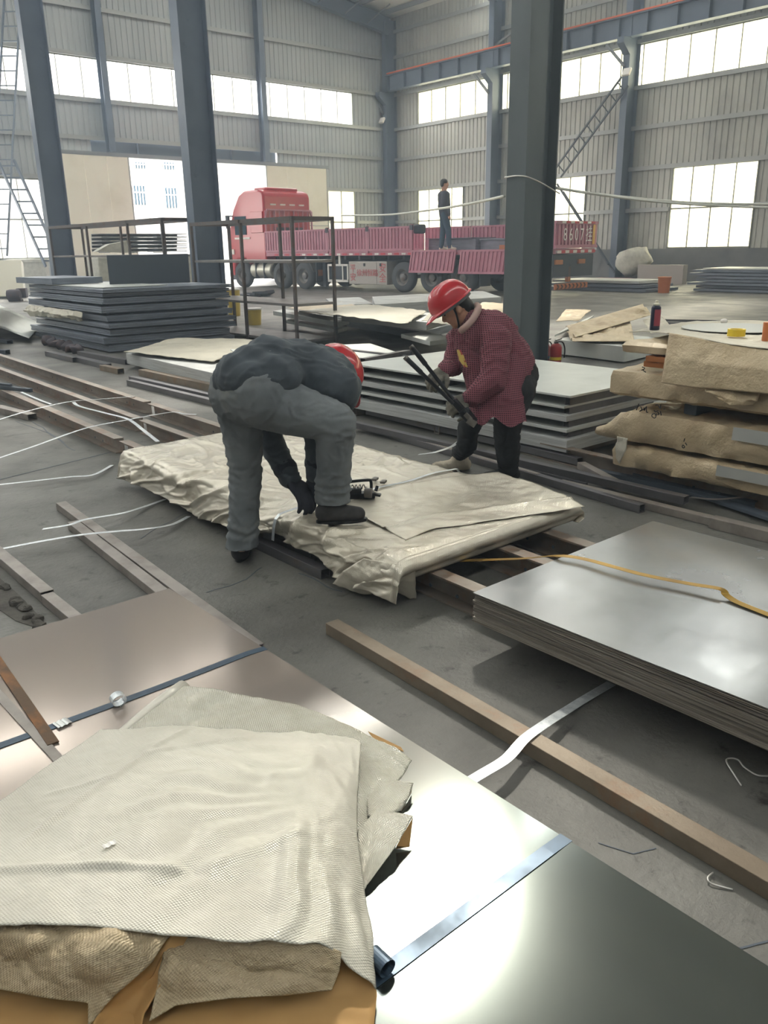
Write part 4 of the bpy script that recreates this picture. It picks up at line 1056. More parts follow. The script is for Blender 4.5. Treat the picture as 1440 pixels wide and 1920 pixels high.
# spray can, tape roll
c = G(1227, 619, .925); t = thing('spray_can', 'dark spray paint can standing on the right-hand packs', 'spray can', c)
m = MB(); m.lathe([(.001,0),(.031,0),(.033,.004),(.033,.15),(.03,.158),(.02,.166)], c, 20); m.build('can_body', mt['spray'], t, smooth=40)
m = MB(); m.lathe([(.0335,.03),(.0335,.14)], c, 20); 
m.f = [f for f in m.f if len(f) == 4 and (m.v[f[0]]-c).dot(Vector((-.5,-.95,0))) > .022]; m.build('can_label', mt['spray_pink'], t, smooth=True)
m = MB(); m.lathe([(.02,.166),(.022,.172),(.022,.178),(.012,.182),(.012,.196),(.006,.2),(.001,.2)], c, 16); m.build('nozzle', mt['cream'], t, smooth=40)
c = G(1380, 630, .948); m = MB(); m.lathe([(.038,0),(.052,0),(.052,.042),(.038,.042),(.038,0)], c, 32, caps=False); tag(m.build('tape_roll', mt['yellow'], smooth=40), 'yellow tape roll lying on the right-hand packs', 'tape roll')
c = G(1438, 640, .935); m = MB(); m.lathe([(.001,0),(.03,0),(.032,.11),(.001,.11)], c, 16); tag(m.build('orange_can', mt['orange_bucket'], smooth=40), 'orange tin at the right edge on top of the packs', 'tin')
c = G(1357, 606, .93); m = MB(); m.ell(c+Vector((0,0,.015)), (.03,.025,.018)); tag(m.build('paper_ball', mt['white'], smooth=True), 'scrunched white scrap beyond the yellow tape roll', 'paper scrap')

# ---- bars and tubes between the woman and the kraft packs
gb = 'loose bars on the floor at the right'
tube_px('long dark tube passing behind the woman, open end nearest the pack', (640, 782), (1205, 946), .05, .05, 'tube_dark', grp=gb)
tube_px('long dark tube ending below the kraft packs, second open end', (665, 790), (1288, 930), .06, .05, 'tube_dark', grp=gb, z0=.03)
tube_px('grey tube running out to the right edge past the open ends', (1050, 900), (1480, 1004), .06, .045, 'tube_grey', grp=gb)
tube_px('thick grey tube end at the right edge', (1336, 968), (1520, 1012), .07, .06, 'tube_grey', grp=gb)
tube_px('short grey tube lying askew by the galvanised stack', (1090, 866), (1158, 902), .06, .045, 'tube_grey', grp=gb, z0=.03)
tube_px('dark tube under the front of the galvanised stack', (690, 766), (1088, 858), .06, .05, 'tube_dark', grp=gb, z0=.02)
tube_px('thin dark bar beside the woman, half hidden', (755, 818), (1100, 905), .03, .03, 'tube_dark', grp=gb)
tube_px('grey bar in front of the woman, its end near the strap', (756, 814), (1010, 888), .04, .035, 'tube_grey', grp=gb, z0=.02)
tube_px('black angle bar curving under the kraft packs', (1110, 878), (1420, 940), .06, .05, 'dark', grp=gb)
tube_px('black flat bar at the far right under the kraft packs', (1180, 880), (1500, 985), .08, .02, 'dark', grp=gb, z0=.02)
t = rail('rusty channel bearing the kraft packs at the right', (4.46, -.3), (4.72, 4.1), w=.07, side=-1)
t['group'] = 'rusty channels on the floor'

# ---- loose tubes at upper left
gl = 'loose tubes on the floor at the left'
tube_px('rust tinted tube end in front of the dark plate stack', (192, 684), (226, 691), .09, .07, 'tube_rust', grp=gl)
tube_px('grey tube leading left from the plate stack corner', (90, 658), (142, 670), .10, .07, 'tube_dark', grp=gl)
tube_px('grey tube end beside the plate stack, second open end', (140, 667), (202, 682), .10, .07, 'tube_dark', grp=gl)
tube_px('grey tube below the wrapped pile, third open end', (150, 658), (240, 674), .10, .07, 'tube_dark', grp=gl)
tube_px('long pale tube along the front of the wrapped pile', (245, 670), (405, 708), .10, .07, 'tube_grey', grp=gl)
tube_px('brown tube in front of the wrapped pile', (266, 692), (410, 722), .10, .08, 'tube_rust', grp=gl)
tube_px('dark grey tube lying nearest the bent man, back one', (246, 705), (410, 742), .07, .06, 'tube_dark', grp=gl)
tube_px('dark grey tube lying nearest the bent man, front one', (242, 712), (412, 752), .07, .06, 'tube_dark', grp=gl)
tube_px('short steel tube at the left edge by the channel', (-40, 752), (60, 776), .09, .06, 'tube_grey', grp=gl)
tube_px('short dark tube at the left edge, far one', (-20, 655), (14, 656), .10, .07, 'dark', grp=gl)
tube_px('grey tube piece at the left edge by the curved sheets', (-10, 632), (18, 638), .10, .06, 'dark', grp=gl)
m = MB(); a = G(-30, 722, .14); b = G(58, 732, .14); m.bar(a, b, .05, .04); m.bar(a+Vector((0,0,.03)), b.lerp(a, .4)+Vector((0,0,.03)), .03, .03); tag(m.build('pry_bar', mt['dark'], bevel=.006), 'dark tool lying across the channels at the left edge', 'tool')

# ---- dark plate stack at left
gp = 'dark plate packs in the left stack'
PL = [(.02,.115,0,0),(.135,.235,-.05,.05),(.26,.345,.05,0),(.375,.445,.0,-.1),(.47,.56,.02,.02),(.60,.70,-.03,.05),(.735,.82,-.02,0),(.835,.885,.03,.1),(.90,.955,0,-.03)]
LBL = ['bottom','second lowest','third lowest','fourth lowest','fifth lowest','sixth lowest','third from the top','second from the top','topmost']
for (z0, z1, dx, dy), l in zip(PL, LBL):
    m = MB(); n = 3 if z1-z0 > .07 else 2
    for k in range(n):
        a = lerp(z0, z1, k/n); b = lerp(z0, z1, (k+1)/n)-.004; e = random.uniform(-.02, .02)
        m.bb((5.16+dx+e, 12.45+dy+e, a), (7.35+dx, 15.95+dy, b))
    o = m.build('plate_pack', mt['sheet_black']); o.rotation_euler.z = -.02
    tag(o, l + ' dark steel plate pack of the tall stack at the left', 'plate pack', gp)
    if z0 > .05: 
        pass
for i in range(len(PL)-1):
    z0, z1 = PL[i][1], PL[i+1][0]
    for k, y in enumerate((12.8, 14.2, 15.6)):
        m = MB(); m.bb((5.3, y-.05, z0-.004), (7.2, y+.05, z1)); tag(m.build('spacer_bar', mt['dark']), ('near', 'middle', 'far')[k]+' timber spacer resting on the '+LBL[i]+' dark plate pack', 'spacer bar', 'spacers in the dark stack')
m = MB(); a = AX(186, 524, 6.3); b = AX(314, 524, 7.3); h = AX(186, 486, 6.3); 
m.box((6.45, 13.6, 1.20), (1.35, .02, .48), rz=-.28, rx=.06); tag(m.build('upright_plate', mt['dark']), 'dark plate standing upright on top of the left stack', 'plate')
m = MB(); m.box((5.5, 15.3, 1.03), (.9, 1.6, .10), rz=.05); tag(m.build('sheet_offcut', mt['sheet_black']), 'dark offcut lying at the back of the left stack top', 'plate')
m = MB(); m.box((5.75, 13.9, .965), (1.1, 2.3, .012), rz=.03); tag(m.build('bright_sheet', mt['sheet_white']), 'bright sheet on top of the left dark stack', 'sheet')
wp = cloth('stack_wrap', mt['wrap'], [Vector((5.10,15.9,.59)), Vector((5.08,14.6,.60)), Vector((5.08,13.3,.585))], [Vector((5.08,13.3,.585)), Vector((5.05,13.25,.5)), Vector((5.10,13.35,.44))],
           [Vector((5.10,15.9,.40)), Vector((5.04,14.6,.44)), Vector((5.10,13.35,.44))], [Vector((5.10,15.9,.59)), Vector((5.04,16.0,.5)), Vector((5.10,15.9,.40))], 80, 16, lambda u, v, p: .04*billow(p*5, 3)*.7, solid=.004)
tag(wp, 'crumpled cream wrap hanging out of the middle of the left dark stack', 'protective wrap')
for k in range(7):
    c = G(90+k*9, 640+k*2.6, .06); m = MB(); m.ell(c, (.10, .09, .08), n=10, m=8)
    for v in m.v: v += Vector((noise.noise(v*9), noise.noise(v*9+Vector((5,0,0))), noise.noise(v*9+Vector((0,7,0)))))*.06
    tag(m.build('scrap_bundle', mt['motor'], smooth=True), 'crumpled rusty scrap bundle at the foot of the left dark stack', 'scrap', 'scrap at the foot of the left stack')

# ---- steel rack(s)
def rack(lab, x0, x1, y0, y1, h, shelves, ymid, grp='open steel racks'):
    t = thing('steel_rack', lab, 'rack', ((x0+x1)/2, (y0+y1)/2, 0), grp)
    for y in [y0]+ymid+[y1]:
        for x in (x0, x1):
            m = MB(); m.bar((x, y, 0), (x, y, h), .045, .045, up=(0,1,0)); m.build('post', mt['rack'], t)
    for x in (x0, x1): m = MB(); m.bar((x, y0, h-.03), (x, y1, h-.03), .045, .06); m.build('top_rail', mt['rack'], t)
    for y in (y0, y1): m = MB(); m.bar((x0, y, h-.03), (x1, y, h-.03), .045, .06); m.build('top_rail', mt['rack'], t)
    for z in shelves:
        m = MB(); m.bb((x0, y0, z-.04), (x1, y1, z)); m.build('shelf', mt['rack_shelf'], t, bevel=.004)
    return t
rack('brown open steel rack with bare shelves beside the tall column', 7.6, 8.38, 10.95, 14.15, 1.97, (.09, .66, 1.32), [12.45])
rack('farther open steel rack behind the dark plate stack', 7.6, 8.4, 15.3, 21.3, 2.1, (.1, .8, 1.42), [16.85, 19.0])

# ---- pile of wrapped sheets and white sheets behind the bent man
gm = 'low sheet piles in the middle of the hall'
def slab_px(lab, near, far, right, z0, z1, mat, grp=gm, name='sheet_pack', bev=.004):
    """slab whose top corner points are seen at the given pixels (near-left, far-left, near-right)"""
    a = G(near[0], near[1], z1); b = G(far[0], far[1], z1); c = G(right[0], right[1], z1); d = b+c-a
    m = MB(); m.prism([tuple(p[:2]) for p in (a, c, d, b)], z0, z1)
    return tag(m.build(name, mt[mat], bevel=bev), lab, 'sheet pack', grp)
slab_px('white edged sheet pack under the wrapped pile left of the bent man', (402, 700), (236, 662), (446, 688), .06, .20, 'sheet_white_edge')
def pw(lab, pts, z, mat='paper_grey', th=.03, seed=0):
    P = [G(x, y, z) for x, y in pts]; top = [P[0], P[1]]; 
    c_ = cloth('paper_wrap', mt[mat], [P[0], P[1]], [P[1], P[2]], [P[3], P[2]], [P[0], P[3]], 50, 30, lambda u, v, p: .012*billow(p*2.2+Vector((seed,0,0)), 4)+.02*noise.noise(p*1.3), solid=.006)
    return tag(c_, lab, 'protective wrap', 'wraps lying on the middle piles')
pw('grey dusty wrap sheet spread over the pile left of the bent man', [(232,660),(330,632),(505,638),(400,676)], .245, seed=1)
pw('second dusty wrap folded at the right of that pile', [(395,662),(490,640),(520,650),(450,690)], .215, 'wrap_old', seed=3)
slab_px('lower pale pack jutting out below the wrapped pile', (405, 706), (362, 692), (470, 690), .05, .11, 'sheet_white_edge')
slab_px('white topped sheet pack behind the bent back', (470, 682), (432, 655), (768, 668), .08, .26, 'sheet_white')
m = MB()
for k, (a, b) in enumerate((((560,645),(760,668)),((520,654),(700,676)),((500,660),(640,672)))): m.bar(G(*a, .27), G(*b, .27), .05, .02)
tag(m.build('flat_bars', mt['tube_dark']), 'thin dark flat bars lying on the white topped pack', 'flat bar', kind='stuff')
tube_px('dark square tube resting on the white topped pack by the red helmet', (680, 672), (765, 656), .07, .06, 'tube_dark', z0=.26, grp='tubes in the middle of the hall')
tube_px('dark bar on the floor behind the white topped pack', (600, 655), (770, 660), .06, .05, 'dark', grp='tubes in the middle of the hall')
# sheets behind (wrapped, in front of truck)
slab_px('long grey sheet pack with dirty cream wrap on it, left of the woman', (800, 604), (640, 588), (850, 590), .33, .45, 'sheet_white_edge')
slab_px('lower dark pack beneath the cream wrapped pack, left of the woman', (790, 622), (650, 600), (850, 608), .08, .2, 'sheet_black')
slab_px('pale pack seen between the rack posts', (634, 604), (512, 583), (655, 599), .25, .33, 'sheet_white')
slab_px('thin white pack under the pale pack behind the rack', (634, 618), (535, 600), (652, 613), .12, .18, 'sheet_white')
slab_px('grey flat pack nearest the truck wheels, left one', (628, 573), (611, 560), (699, 569), .2, .42, 'sheet_white_edge')
slab_px('grey flat pack nearest the truck wheels, right one', (703, 571), (698, 556), (940, 557), .15, .38, 'sheet_white_edge')
slab_px('dark pack below the flat packs in front of the truck', (720, 590), (640, 580), (930, 570), .02, .12, 'sheet_black')
pw('dirty cream wrap crumpled on the packs between the rack and the woman', [(560,584),(690,570),(800,584),(760,606)], .50, 'wrap', seed=7)
pw('khaki wrap heaped behind the rack posts', [(540,576),(640,566),(690,578),(600,590)], .42, 'wrap_old', seed=9)
pw('cream wrap standing up behind the red helmet', [(790,600),(830,566),(870,566),(860,612)], .55, 'wrap', seed=12)
pw('cream wrap behind the shoulder of the woman', [(862,590),(905,566),(952,568),(952,612)], .6, 'wrap_old', seed=14)
slab_px('small white pack beside the face of the woman', (806, 640), (752, 626), (850, 634), .2, .26, 'sheet_white')
# right of the column
slab_px('white edged sheet pack right of the big column', (1172, 650), (1040, 636), (1250, 634), .02, .22, 'sheet_white')
slab_px('pale sheet right of the big column, upper one', (1092, 606), (1040, 628), (1114, 591), .24, .27, 'sheet_white')
pw('cream wrap sheet lying flat just right of the big column', [(1042,602),(1062,580),(1108,582),(1086,600)], .31, 'wrap_old', seed=21)
def crumple_px(lab, pts, seed, mat='wrap_old', amp=.05):
    P = [G(x, y, z) for x, y, z in pts]
    c_ = cloth('crumpled_wrap', mt[mat], [P[0], P[1]], [P[1], P[2]], [P[3], P[2]], [P[0], P[3]], 60, 26, lambda u, v, p: amp*(1-abs(2*v-1)**3)*(billow(p*3.4+Vector((seed,0,0)), 4)*.7+.5*noise.noise(p*2)), solid=.005)
    return tag(c_, lab, 'protective wrap', 'crumpled wraps beyond the right-hand packs')
crumple_px('crumpled wrap rolled up to a point left of the spray can', [(1060,612,.32),(1205,570,.52),(1222,590,.38),(1080,632,.28)], 2)
crumple_px('crumpled wrap spread below the rolled one left of the spray can', [(1062,622,.29),(1180,596,.33),(1190,640,.26),(1075,640,.25)], 8)
crumple_px('stiff cream wrap sticking up right of the spray can', [(1205,600,.32),(1240,590,.44),(1262,618,.32),(1220,625,.28)], 5, 'wrap', .02)
gd_ = 'long dark bars on the floor beyond the right-hand packs'
for k in range(4):
    tube_px(('first', 'second', 'third', 'fourth')[k]+' long dark bar on the floor beyond the spray can, counted from the hall', (1240, 598+k*5), (1500, 602+k*8.5), .06, .05, 'tube_dark', grp=gd_)

# ---- buckets, extinguishers
def bucket(lab, c, r, h, mat, grp=None, lid='white'):
    c = Vector(c); t = thing('bucket', lab, 'bucket', c, grp)
    m = MB(); m.lathe([(.001,0),(r*.85,0),(r,h),(r*.97,h),(r*.83,.01),(.001,.01)], c, 22); m.build('pail', mt[mat], t, smooth=40)
    m = MB(); m.lathe([(r*1.0,h-.03),(r*1.06,h-.03),(r*1.06,h),(r*1.0,h)], c, 22); m.build('rim', mt[lid], t, smooth=40)
    return t
bucket('yellow bucket standing behind the rack post', G(478, 609, 0), .15, .34, 'bucket_y', 'yellow buckets by the column')
bucket('upper yellow pail with dark label by the column foot', G(440, 592, .0), .16, .62, 'bucket_y', 'yellow buckets by the column')
bucket('orange pail between the dark sheet stacks at the far right', G(1244, 549, 0), .2, .48, 'orange_bucket', None, 'orange_bucket')
def exting(lab, c, r, h, label):
    c = Vector(c); t = thing('fire_extinguisher', lab, 'fire extinguisher', c, 'extinguishers by the big column')
    m = MB(); m.lathe([(.001,0),(r*.9,0),(r,.01),(r,h*.68),(r*.85,h*.76),(r*.4,h*.82),(.001,h*.82)], c, 20); m.build('cylinder_body', mt['red_ext'], t, smooth=40)
    m = MB(); m.lathe([(r*1.01,h*.18),(r*1.01,h*.3)], c, 20, ); m.f = [f for f in m.f if len(f) == 4]; m.build('body_band', mt[label], t, smooth=True)
    m = MB(); m.lathe([(r*.38,h*.8),(r*.38,h*.9),(r*.2,h*.92)], c, 12); m.bar(c+Vector((-.02,0,h*.93)), c+Vector((.06,-.04,h*1.0)), .015, .012); m.bar(c+Vector((-.02,0,h*.9)), c+Vector((.05,-.04,h*.88)), .015, .01); m.build('valve_handle', mt['tool_grey'], t)
    m = MB(); m.tube(smooth_pts([c+Vector((.0,0,h*.88)), c+Vector((r*.9,-r*.6,h*.86)), c+Vector((r*1.25,-r*.9,h*.6)), c+Vector((r*1.2,-r*.9,h*.25))], 4), .009, 6); m.build('hose', mt['tool'], t, smooth=True)
exting('left small red fire extinguisher with a blue band beside the big column', G(1021, 680, 0), .062, .31, 'blue_label')
exting('right small red fire extinguisher standing beside the big column', G(1041, 683, 0), .076, .33, 'yellow')

# ---- curved bright sheets at the left edge
for k in range(4):
    P = []; 
    for j in range(13):
        s = j/12; row = []
        for i in range(9):
            u = i/8; x = lerp(-150, 54, s) + u*lerp(90, 25, s); y = lerp(560, 634, s)-u*lerp(14, 26, s)
            hgt = .62 - .085*k - .52*sst(.35, 1.0, s)*(1-.12*k) 
            row.append(G(x, y+ (0), max(.02+.012*(4-k), hgt)))
        P.append(row)
    m = MB(); m.grid(P); tag(m.build('curved_sheet', mt['sheet_white'], smooth=True, solid=.012), ('topmost', 'second', 'third', 'lowest')[k]+' of the bright curved sheets drooping at the left edge', 'sheet', 'curved sheets at the left edge')
# ---- left clutter
m = MB(); c = G(16, 560, 0); m.box(c+Vector((.3,.5,.62)), (.9, .35, 1.25), rz=-.5, rx=-.28); tag(m.build('cream_board', mt['door_panel'], bevel=.02), 'cream insulated board leaning at the left edge', 'panel')
m = MB(); c = G(70, 545, 0)+Vector((.6,1.5,0)); m.box(c+Vector((0,0,.55)), (1.9, .8, 1.1), rz=-.6); tag(m.build('covered_crate', mt['bag'], bevel=.08), 'pale covered crate behind the leaning cream board', 'crate')
m = MB(); c = AX(52, 470, 11.5); m.box((c.x, c.y, 1.2), (1.6, .6, .12), rz=-.6); m.box((c.x, c.y, .6), (1.3, .5, 1.2), rz=-.6); tag(m.build('work_bench', mt['bag']), 'pale bench with boards behind the crossed ladders', 'bench')
c = G(28, 565, 0); t = thing('old_motor', 'rusty round electric motor on the floor at the left', 'motor', c)
m = MB(); m.lathe([(.02,-.22),(.16,-.2),(.18,-.12),(.18,.14),(.15,.2),(.05,.24)], c+Vector((0,0,.2)), 18, axis='x', R=Matrix.Rotation(-.6, 3, 'Z')); m.build('housing', mt['motor'], t, smooth=40)
m = MB(); m.box(c+Vector((.05,.05,.03)), (.4,.3,.06), rz=-.6); m.box(c+Vector((.3,.1,.25)), (.3,.25,.3), rz=-.6); m.build('motor_base', mt['motor'], t, bevel=.02)
# ---- stacked profiles behind the far rack
gq = 'stacked steel profiles behind the far rack'
for k in range(3):
    for j in range(5):
        a = AY(182+k*52, 466-j*7, 24.6); b = AY(226+k*52, 464-j*7, 24.6)
        m = MB(); m.channel((a.x, 24.6+.02*j, a.z-.05), (b.x+.35, 24.9, a.z-.05), .5, .09, .02); m.bb((a.x+.2, 24.4, a.z-.125), (a.x+.3, 25.0, a.z-.10))
        tag(m.build('steel_profile', mt['steel_purlin']), ('left', 'middle', 'right')[k]+' bundle of stacked pale profiles behind the far rack, '+('bottom', 'second', 'third', 'fourth', 'top')[j]+' layer', 'steel profile', gq)
m = MB(); a = AY(175, 475, 24.6); b = AY(360, 475, 24.6); m.bb((a.x, 24.3, 0), (b.x, 25.3, a.z-.1)); tag(m.build('profile_trestle', mt['bag'], bevel=.05), 'pale block the profile bundles stand on behind the far rack', 'block')
m = MB(); P = [AY(x, y, 21.5) for x, y in ((180,472),(205,458),(238,452),(242,474))]; m.prism3(P, (.1,.5,0)); tag(m.build('tarp_panel', mt['bag']), 'pale tilted panel behind the far rack shelf', 'panel')
# ---- scrap heap near tractor wheels
for k in range(5):
    c = G(445+k*14, 556-k*1.5, .08); m = MB(); m.box(c, (.5, .3, .10), rz=k*.9, rx=.1*k); tag(m.build('scrap_plate', mt['chassis']), 'dark scrap plate on the floor by the trailer wheels', 'scrap', 'scrap plates by the truck')

# ---- far right stacks by the window wall
gr = 'dark sheet packs by the window wall'
for k in range(7):
    z0 = .02+k*.095; m = MB(); dx = random.uniform(-.08, .08); m.bb((25.0+dx, 6.0, z0), (27.0+dx, 13.95+random.uniform(-.15, .15), z0+.07)); m.bb((25.3, 8, z0-.025), (26.7, 13.3, z0-.001))
    tag(m.build('dark_sheet_pack', mt['sheet_black']), ('bottom','second lowest','third lowest','middle','third highest','second highest','top')[k]+' dark sheet pack of the stack at the far right by the windows', 'sheet pack', gr)
m = MB(); m.bb((25.1, 9.5, .67), (26.8, 13.7, .71)); tag(m.build('blue_sheet', mt['sheet_white']), 'pale blue sheet topping the far right dark stack', 'sheet')
for k in range(3):
    z0 = .02+k*.12; m = MB(); m.bb((23.4+.1*k, 14.6+.2*k, z0), (25.3, 19.0-.3*k, z0+.08)); tag(m.build('dark_sheet_pack', mt['sheet_black'] if k < 2 else mt['sheet_white']), ('bottom', 'middle', 'pale top')[k]+' pack of the low stack left of the orange pail', 'sheet pack', gr)
m = MB(); a = AX(1195, 518, 29.0); b = AX(1282, 497, 29.0); m.bb((29.0, b.y, 0), (29.3, a.y, b.z)); tag(m.build('metal_cabinet', mt['box_alloy']), 'grey metal cabinet panel standing below the tall dirty window', 'panel')
c = AX(1187, 490, 30.2); m = MB(); m.ell(c, (.5, .75, .55))
for v in m.v: v += (v-c).normalized()*.16*billow(v*2.2, 3)
tag(m.build('white_sack', mt['bag'], smooth=True), 'big crumpled white sack beside the leaning ladder foot', 'sack')
m = MB(); m.bb((29.8, c.y-.6, 0), (30.6, c.y+.5, c.z-.62)); tag(m.build('brown_crate', mt['motor']), 'brown crate under the white sack', 'crate')
m = MB(); a = AX(1110, 519, 26); b = AX(1175, 522, 26); m.bb((25.8, b.y, 0.0), (26.4, a.y, .3)); tag(m.build('red_beam', mt['truck_maroon']), 'dull red beam lying beside the low dark stack', 'beam')
# ---- white hose strung between the columns
def hose(lab, pts, r=.022):
    m = MB(); m.tube(smooth_pts(pts, 8), r, 8); tag(m.build('white_hose', mt['rope'], smooth=True), lab, 'hose', 'white hoses strung across the hall')
hose('white hose strung from the big column to the left towards the trailer', [AX(640, 404, 14), AX(720, 403, 12.6), AX(790, 396, 11), AX(870, 384, 9.4), AX(945, 368, 8.02)], .018)
hose('white hose strung from the big column to the right edge, upper', [AX(1042, 352, 8.6), AX(1120, 364, 9.2), AX(1250, 377, 10.2), AX(1350, 382, 11), AX(1520, 384, 12)], .016)
hose('white hose strung from the big column to the right edge, lower', [AX(1042, 353, 8.6), AX(1200, 375, 9.6), AX(1330, 385, 10.6), AX(1520, 392, 12)], .014)
m = MB(); m.tube(smooth_pts([AX(946, 333, 7.97), AX(965, 330, 7.97), AX(985, 331, 7.96), Vector((8.2, 6.66, AX(985,331,7.97).z-.05)), Vector((8.60, 6.66, AX(985,331,7.97).z-.17))], 5), .009, 6)
tag(m.build('tie_wire', mt['wire'], smooth=True), 'wire looped round the big grey column', 'wire')
# ================================================================ PEOPLE
def frame3(f, up):
    f = Vector(f).normalized(); up = Vector(up); s = f.cross(up).normalized(); u = s.cross(f).normalized()
    return Matrix((s, f, u)).transposed()      # columns: right, forward, up
def chain(m, pts, rs, n=12):
    for i in range(len(pts)-1): m.cap(pts[i], pts[i+1], rs[i], rs[i+1], n)
def head_into(m, c, R, s=1.0):
    """skull, face, ears and nose; c = head centre, R columns right/forward/up"""
    c = Vector(c)
    def L(x, y, z): return c + R @ Vector((x*s, y*s, z*s))
    m.ell(L(0,-.012,.025), (.075*s,.093*s,.098*s), R); m.ell(L(0,.022,-.035), (.062*s,.068*s,.078*s), R)
    m.cap(L(0,.05,-.085), L(0,.062,-.092), .026*s, .022*s)                     # chin
    m.cap(L(0,.084,.012), L(0,.101,-.022), .010*s, .015*s)                     # nose
    m.cap(L(-.022,.080,-.05), L(.022,.080,-.05), .012*s, .012*s)               # lips
    m.cap(L(-.03,.082,.028), L(.03,.082,.028), .012*s, .012*s)                 # brow
    for e in (-1, 1):
        m.ell(L(.036*e,.062,-.02), (.024*s,.024*s,.026*s), R)                   # cheek
        m.ell(L(.077*e,-.006,-.008), (.010*s,.019*s,.032*s), R)                 # ear
    m.cap(L(0,-.02,-.06), L(0,-.035,-.14), .052*s, .056*s)
    return L
def face_parts(c, R, parent, s=1.0, brow='hair'):
    c = Vector(c)
    def L(x, y, z): return c + R @ Vector((x*s, y*s, z*s))
    m = MB()
    for e in (-1, 1): m.ell(L(.031*e,.081,.008), (.012*s,.006*s,.006*s), R, 10, 6)
    m.build('eye', mt['hair'], parent, smooth=True, kind='stuff')
    m = MB()
    for e in (-1, 1): m.tube([L(.014*e,.094,.03), L(.032*e,.092,.036), L(.05*e,.080,.03)], .0045*s, 6)
    m.build('eyebrow', mt[brow], parent, smooth=True, kind='stuff')
def hand_mb(wrist, f, n, curl=(.5,.6,.5), s=1.0, left=False, spread=.10, thumb=.9):
    """gloved hand: wrist point, finger direction f, back-of-hand normal n"""
    m = MB(); f = Vector(f).normalized(); n = Vector(n); n = (n - f*n.dot(f)).normalized(); sd = f.cross(n)*(1 if left else -1)
    w = Vector(wrist)
    m.cap(w-f*.04*s, w+f*.01*s, .031*s, .029*s)
    kn = []
    for i, o in enumerate((-1.5, -.5, .5, 1.5)):
        b = w + f*(.085-.006*abs(o))*s + sd*o*.021*s; kn.append((b, o)); m.cap(w+f*.02*s+sd*o*.013*s, b, .020*s, .0145*s)
    m.ell(w+f*.05*s, (.036*s,.04*s,.02*s), Matrix((sd, f, n)).transposed())
    for (b, o), L in zip(kn, (.8, .97, 1.03, .92)):
        p = b; d = (f + sd*o*spread).normalized(); a = 0
        for seg, c, r0, r1 in zip((.044, .028, .023), curl, (.0135, .012, .011), (.012, .011, .009)):
            a += c; q = p + (d*math.cos(a) - n*math.sin(a))*seg*L*s; m.cap(p, q, r0*s, r1*s, 10); p = q
    p = w + f*.025*s + sd*.030*s*1; d = (f*.55 + sd*.75 - n*.35*thumb).normalized()
    for seg, r0, r1 in ((.045,.017,.014),(.032,.014,.0125),(.026,.0125,.010)):
        q = p + d*seg*s; m.cap(p, q, r0*s, r1*s, 10); p = q; d = (d + f*.45 - sd*.28 - n*.25*thumb).normalized()
    return m
def helmet(c, R, parent, s=1.0):
    """hard hat: dome with crown ridges, short brim all round and a peak in front"""
    c = Vector(c); NA, NE = 56, 16; P = []
    for i in range(NE+1):
        row = []
        for k in range(NA):
            a = 2*PI*k/NA; e = PI/2*(1-i/NE)*.995
            x = .112*math.cos(e)**.82*math.sin(a); y = .140*math.cos(e)**.82*math.cos(a); z = .128*math.sin(e)**.95
            r = 1 + .022*math.exp(-((x)/.013)**2)*math.sin(e) + .012*math.exp(-((abs(x)-.045)/.011)**2)*math.sin(e)*(1 if y > -.10 else 0)
            row.append(Vector((x*r, y, z*r)))
        P.append(row[::-1] if False else row)
    fr = lambda a: max(0, math.cos(a))**3
    for (o, dz) in ((.006, -.002), (.010, -.006), (.012, -.010)):
        row = []
        for k in range(NA):
            a = 2*PI*k/NA; q = P[NE][k]; k2 = 1 + 4.2*fr(a)
            row.append(Vector((q.x + math.sin(a)*o*1.2, q.y + math.cos(a)*o*k2, dz - .018*fr(a)*(o/.012))))
        P.append(row)
    m = MB(); m.grid([[c + R @ (p*s) for p in row] for row in P], closed_v=True)
    h = m.build('hard_hat', mt['red_hat'], parent, smooth=40, solid=.003)
    m = MB(); m.grid([[c + R @ (Vector((.104*math.sin(2*PI*k/40), .13*math.cos(2*PI*k/40)-.004, z))*s) for k in range(40)] for z in (.02, -.03)], closed_v=True)
    m.build('harness_band', mt['hat_in'], h, smooth=True, solid=.003)
    return h
def fold(fr=26, amp=.004, warp=2.0, ax=None):
    def f(p, n):
        q = p*fr*.35; w = noise.noise(q)*warp
        a = 1-min(1, abs(noise.noise(Vector((p.x*fr*.5+w, p.y*fr*.5, p.z*fr+w))))*4)
        return amp*(a - .3) + amp*.5*noise.noise(p*fr*.6)
    return f

# ---------------------------------------------------------------- the bent man
man = thing('person', 'person in slate jacket, grey trousers and red helmet bending, boot on the wrapped pack', 'person', (1.95, 3.3, 0))
hipL, kneeL, ankL = Vector((1.985,3.36,.84)), Vector((1.995,3.37,.47)), Vector((1.945,3.375,.10))
hipR, kneeR, ankR = AT(500,752,3.76), AT(630,792,3.72), AT(623,935,3.92)
shL, elL, wrL = AT(588,712,4.12), AT(497,806,4.12), AT(545,898,4.06)
shR, elR, wrR = AT(632,728,3.82), AT(594,812,3.98), AT(591,888,4.02)
hc = AT(620,708,4.02); HM = frame3(CR*.55-CU*.75+_fw*.2, CR*.62+CU*.42+_fw*.55)
m = MB(); L_ = head_into(m, hc, HM, 1.0)
CH = AT(588,706,3.94)
m.cap(Vector((2.05,3.24,.93)), CH, .11, .12); m.cap(CH, L_(0,-.035,-.13), .08, .055)
chain(m, [hipL, kneeL, ankL], [.085,.06,.045]); chain(m, [hipR, kneeR, ankR], [.085,.06,.045]); m.cap(hipL, hipR, .1, .1); m.cap(hipR, Vector((2.05,3.24,.93)), .1, .11)
chain(m, [CH, shL, elL, wrL], [.06,.05,.04,.03]); chain(m, [CH, shR, elR, wrR], [.06,.05,.04,.03])
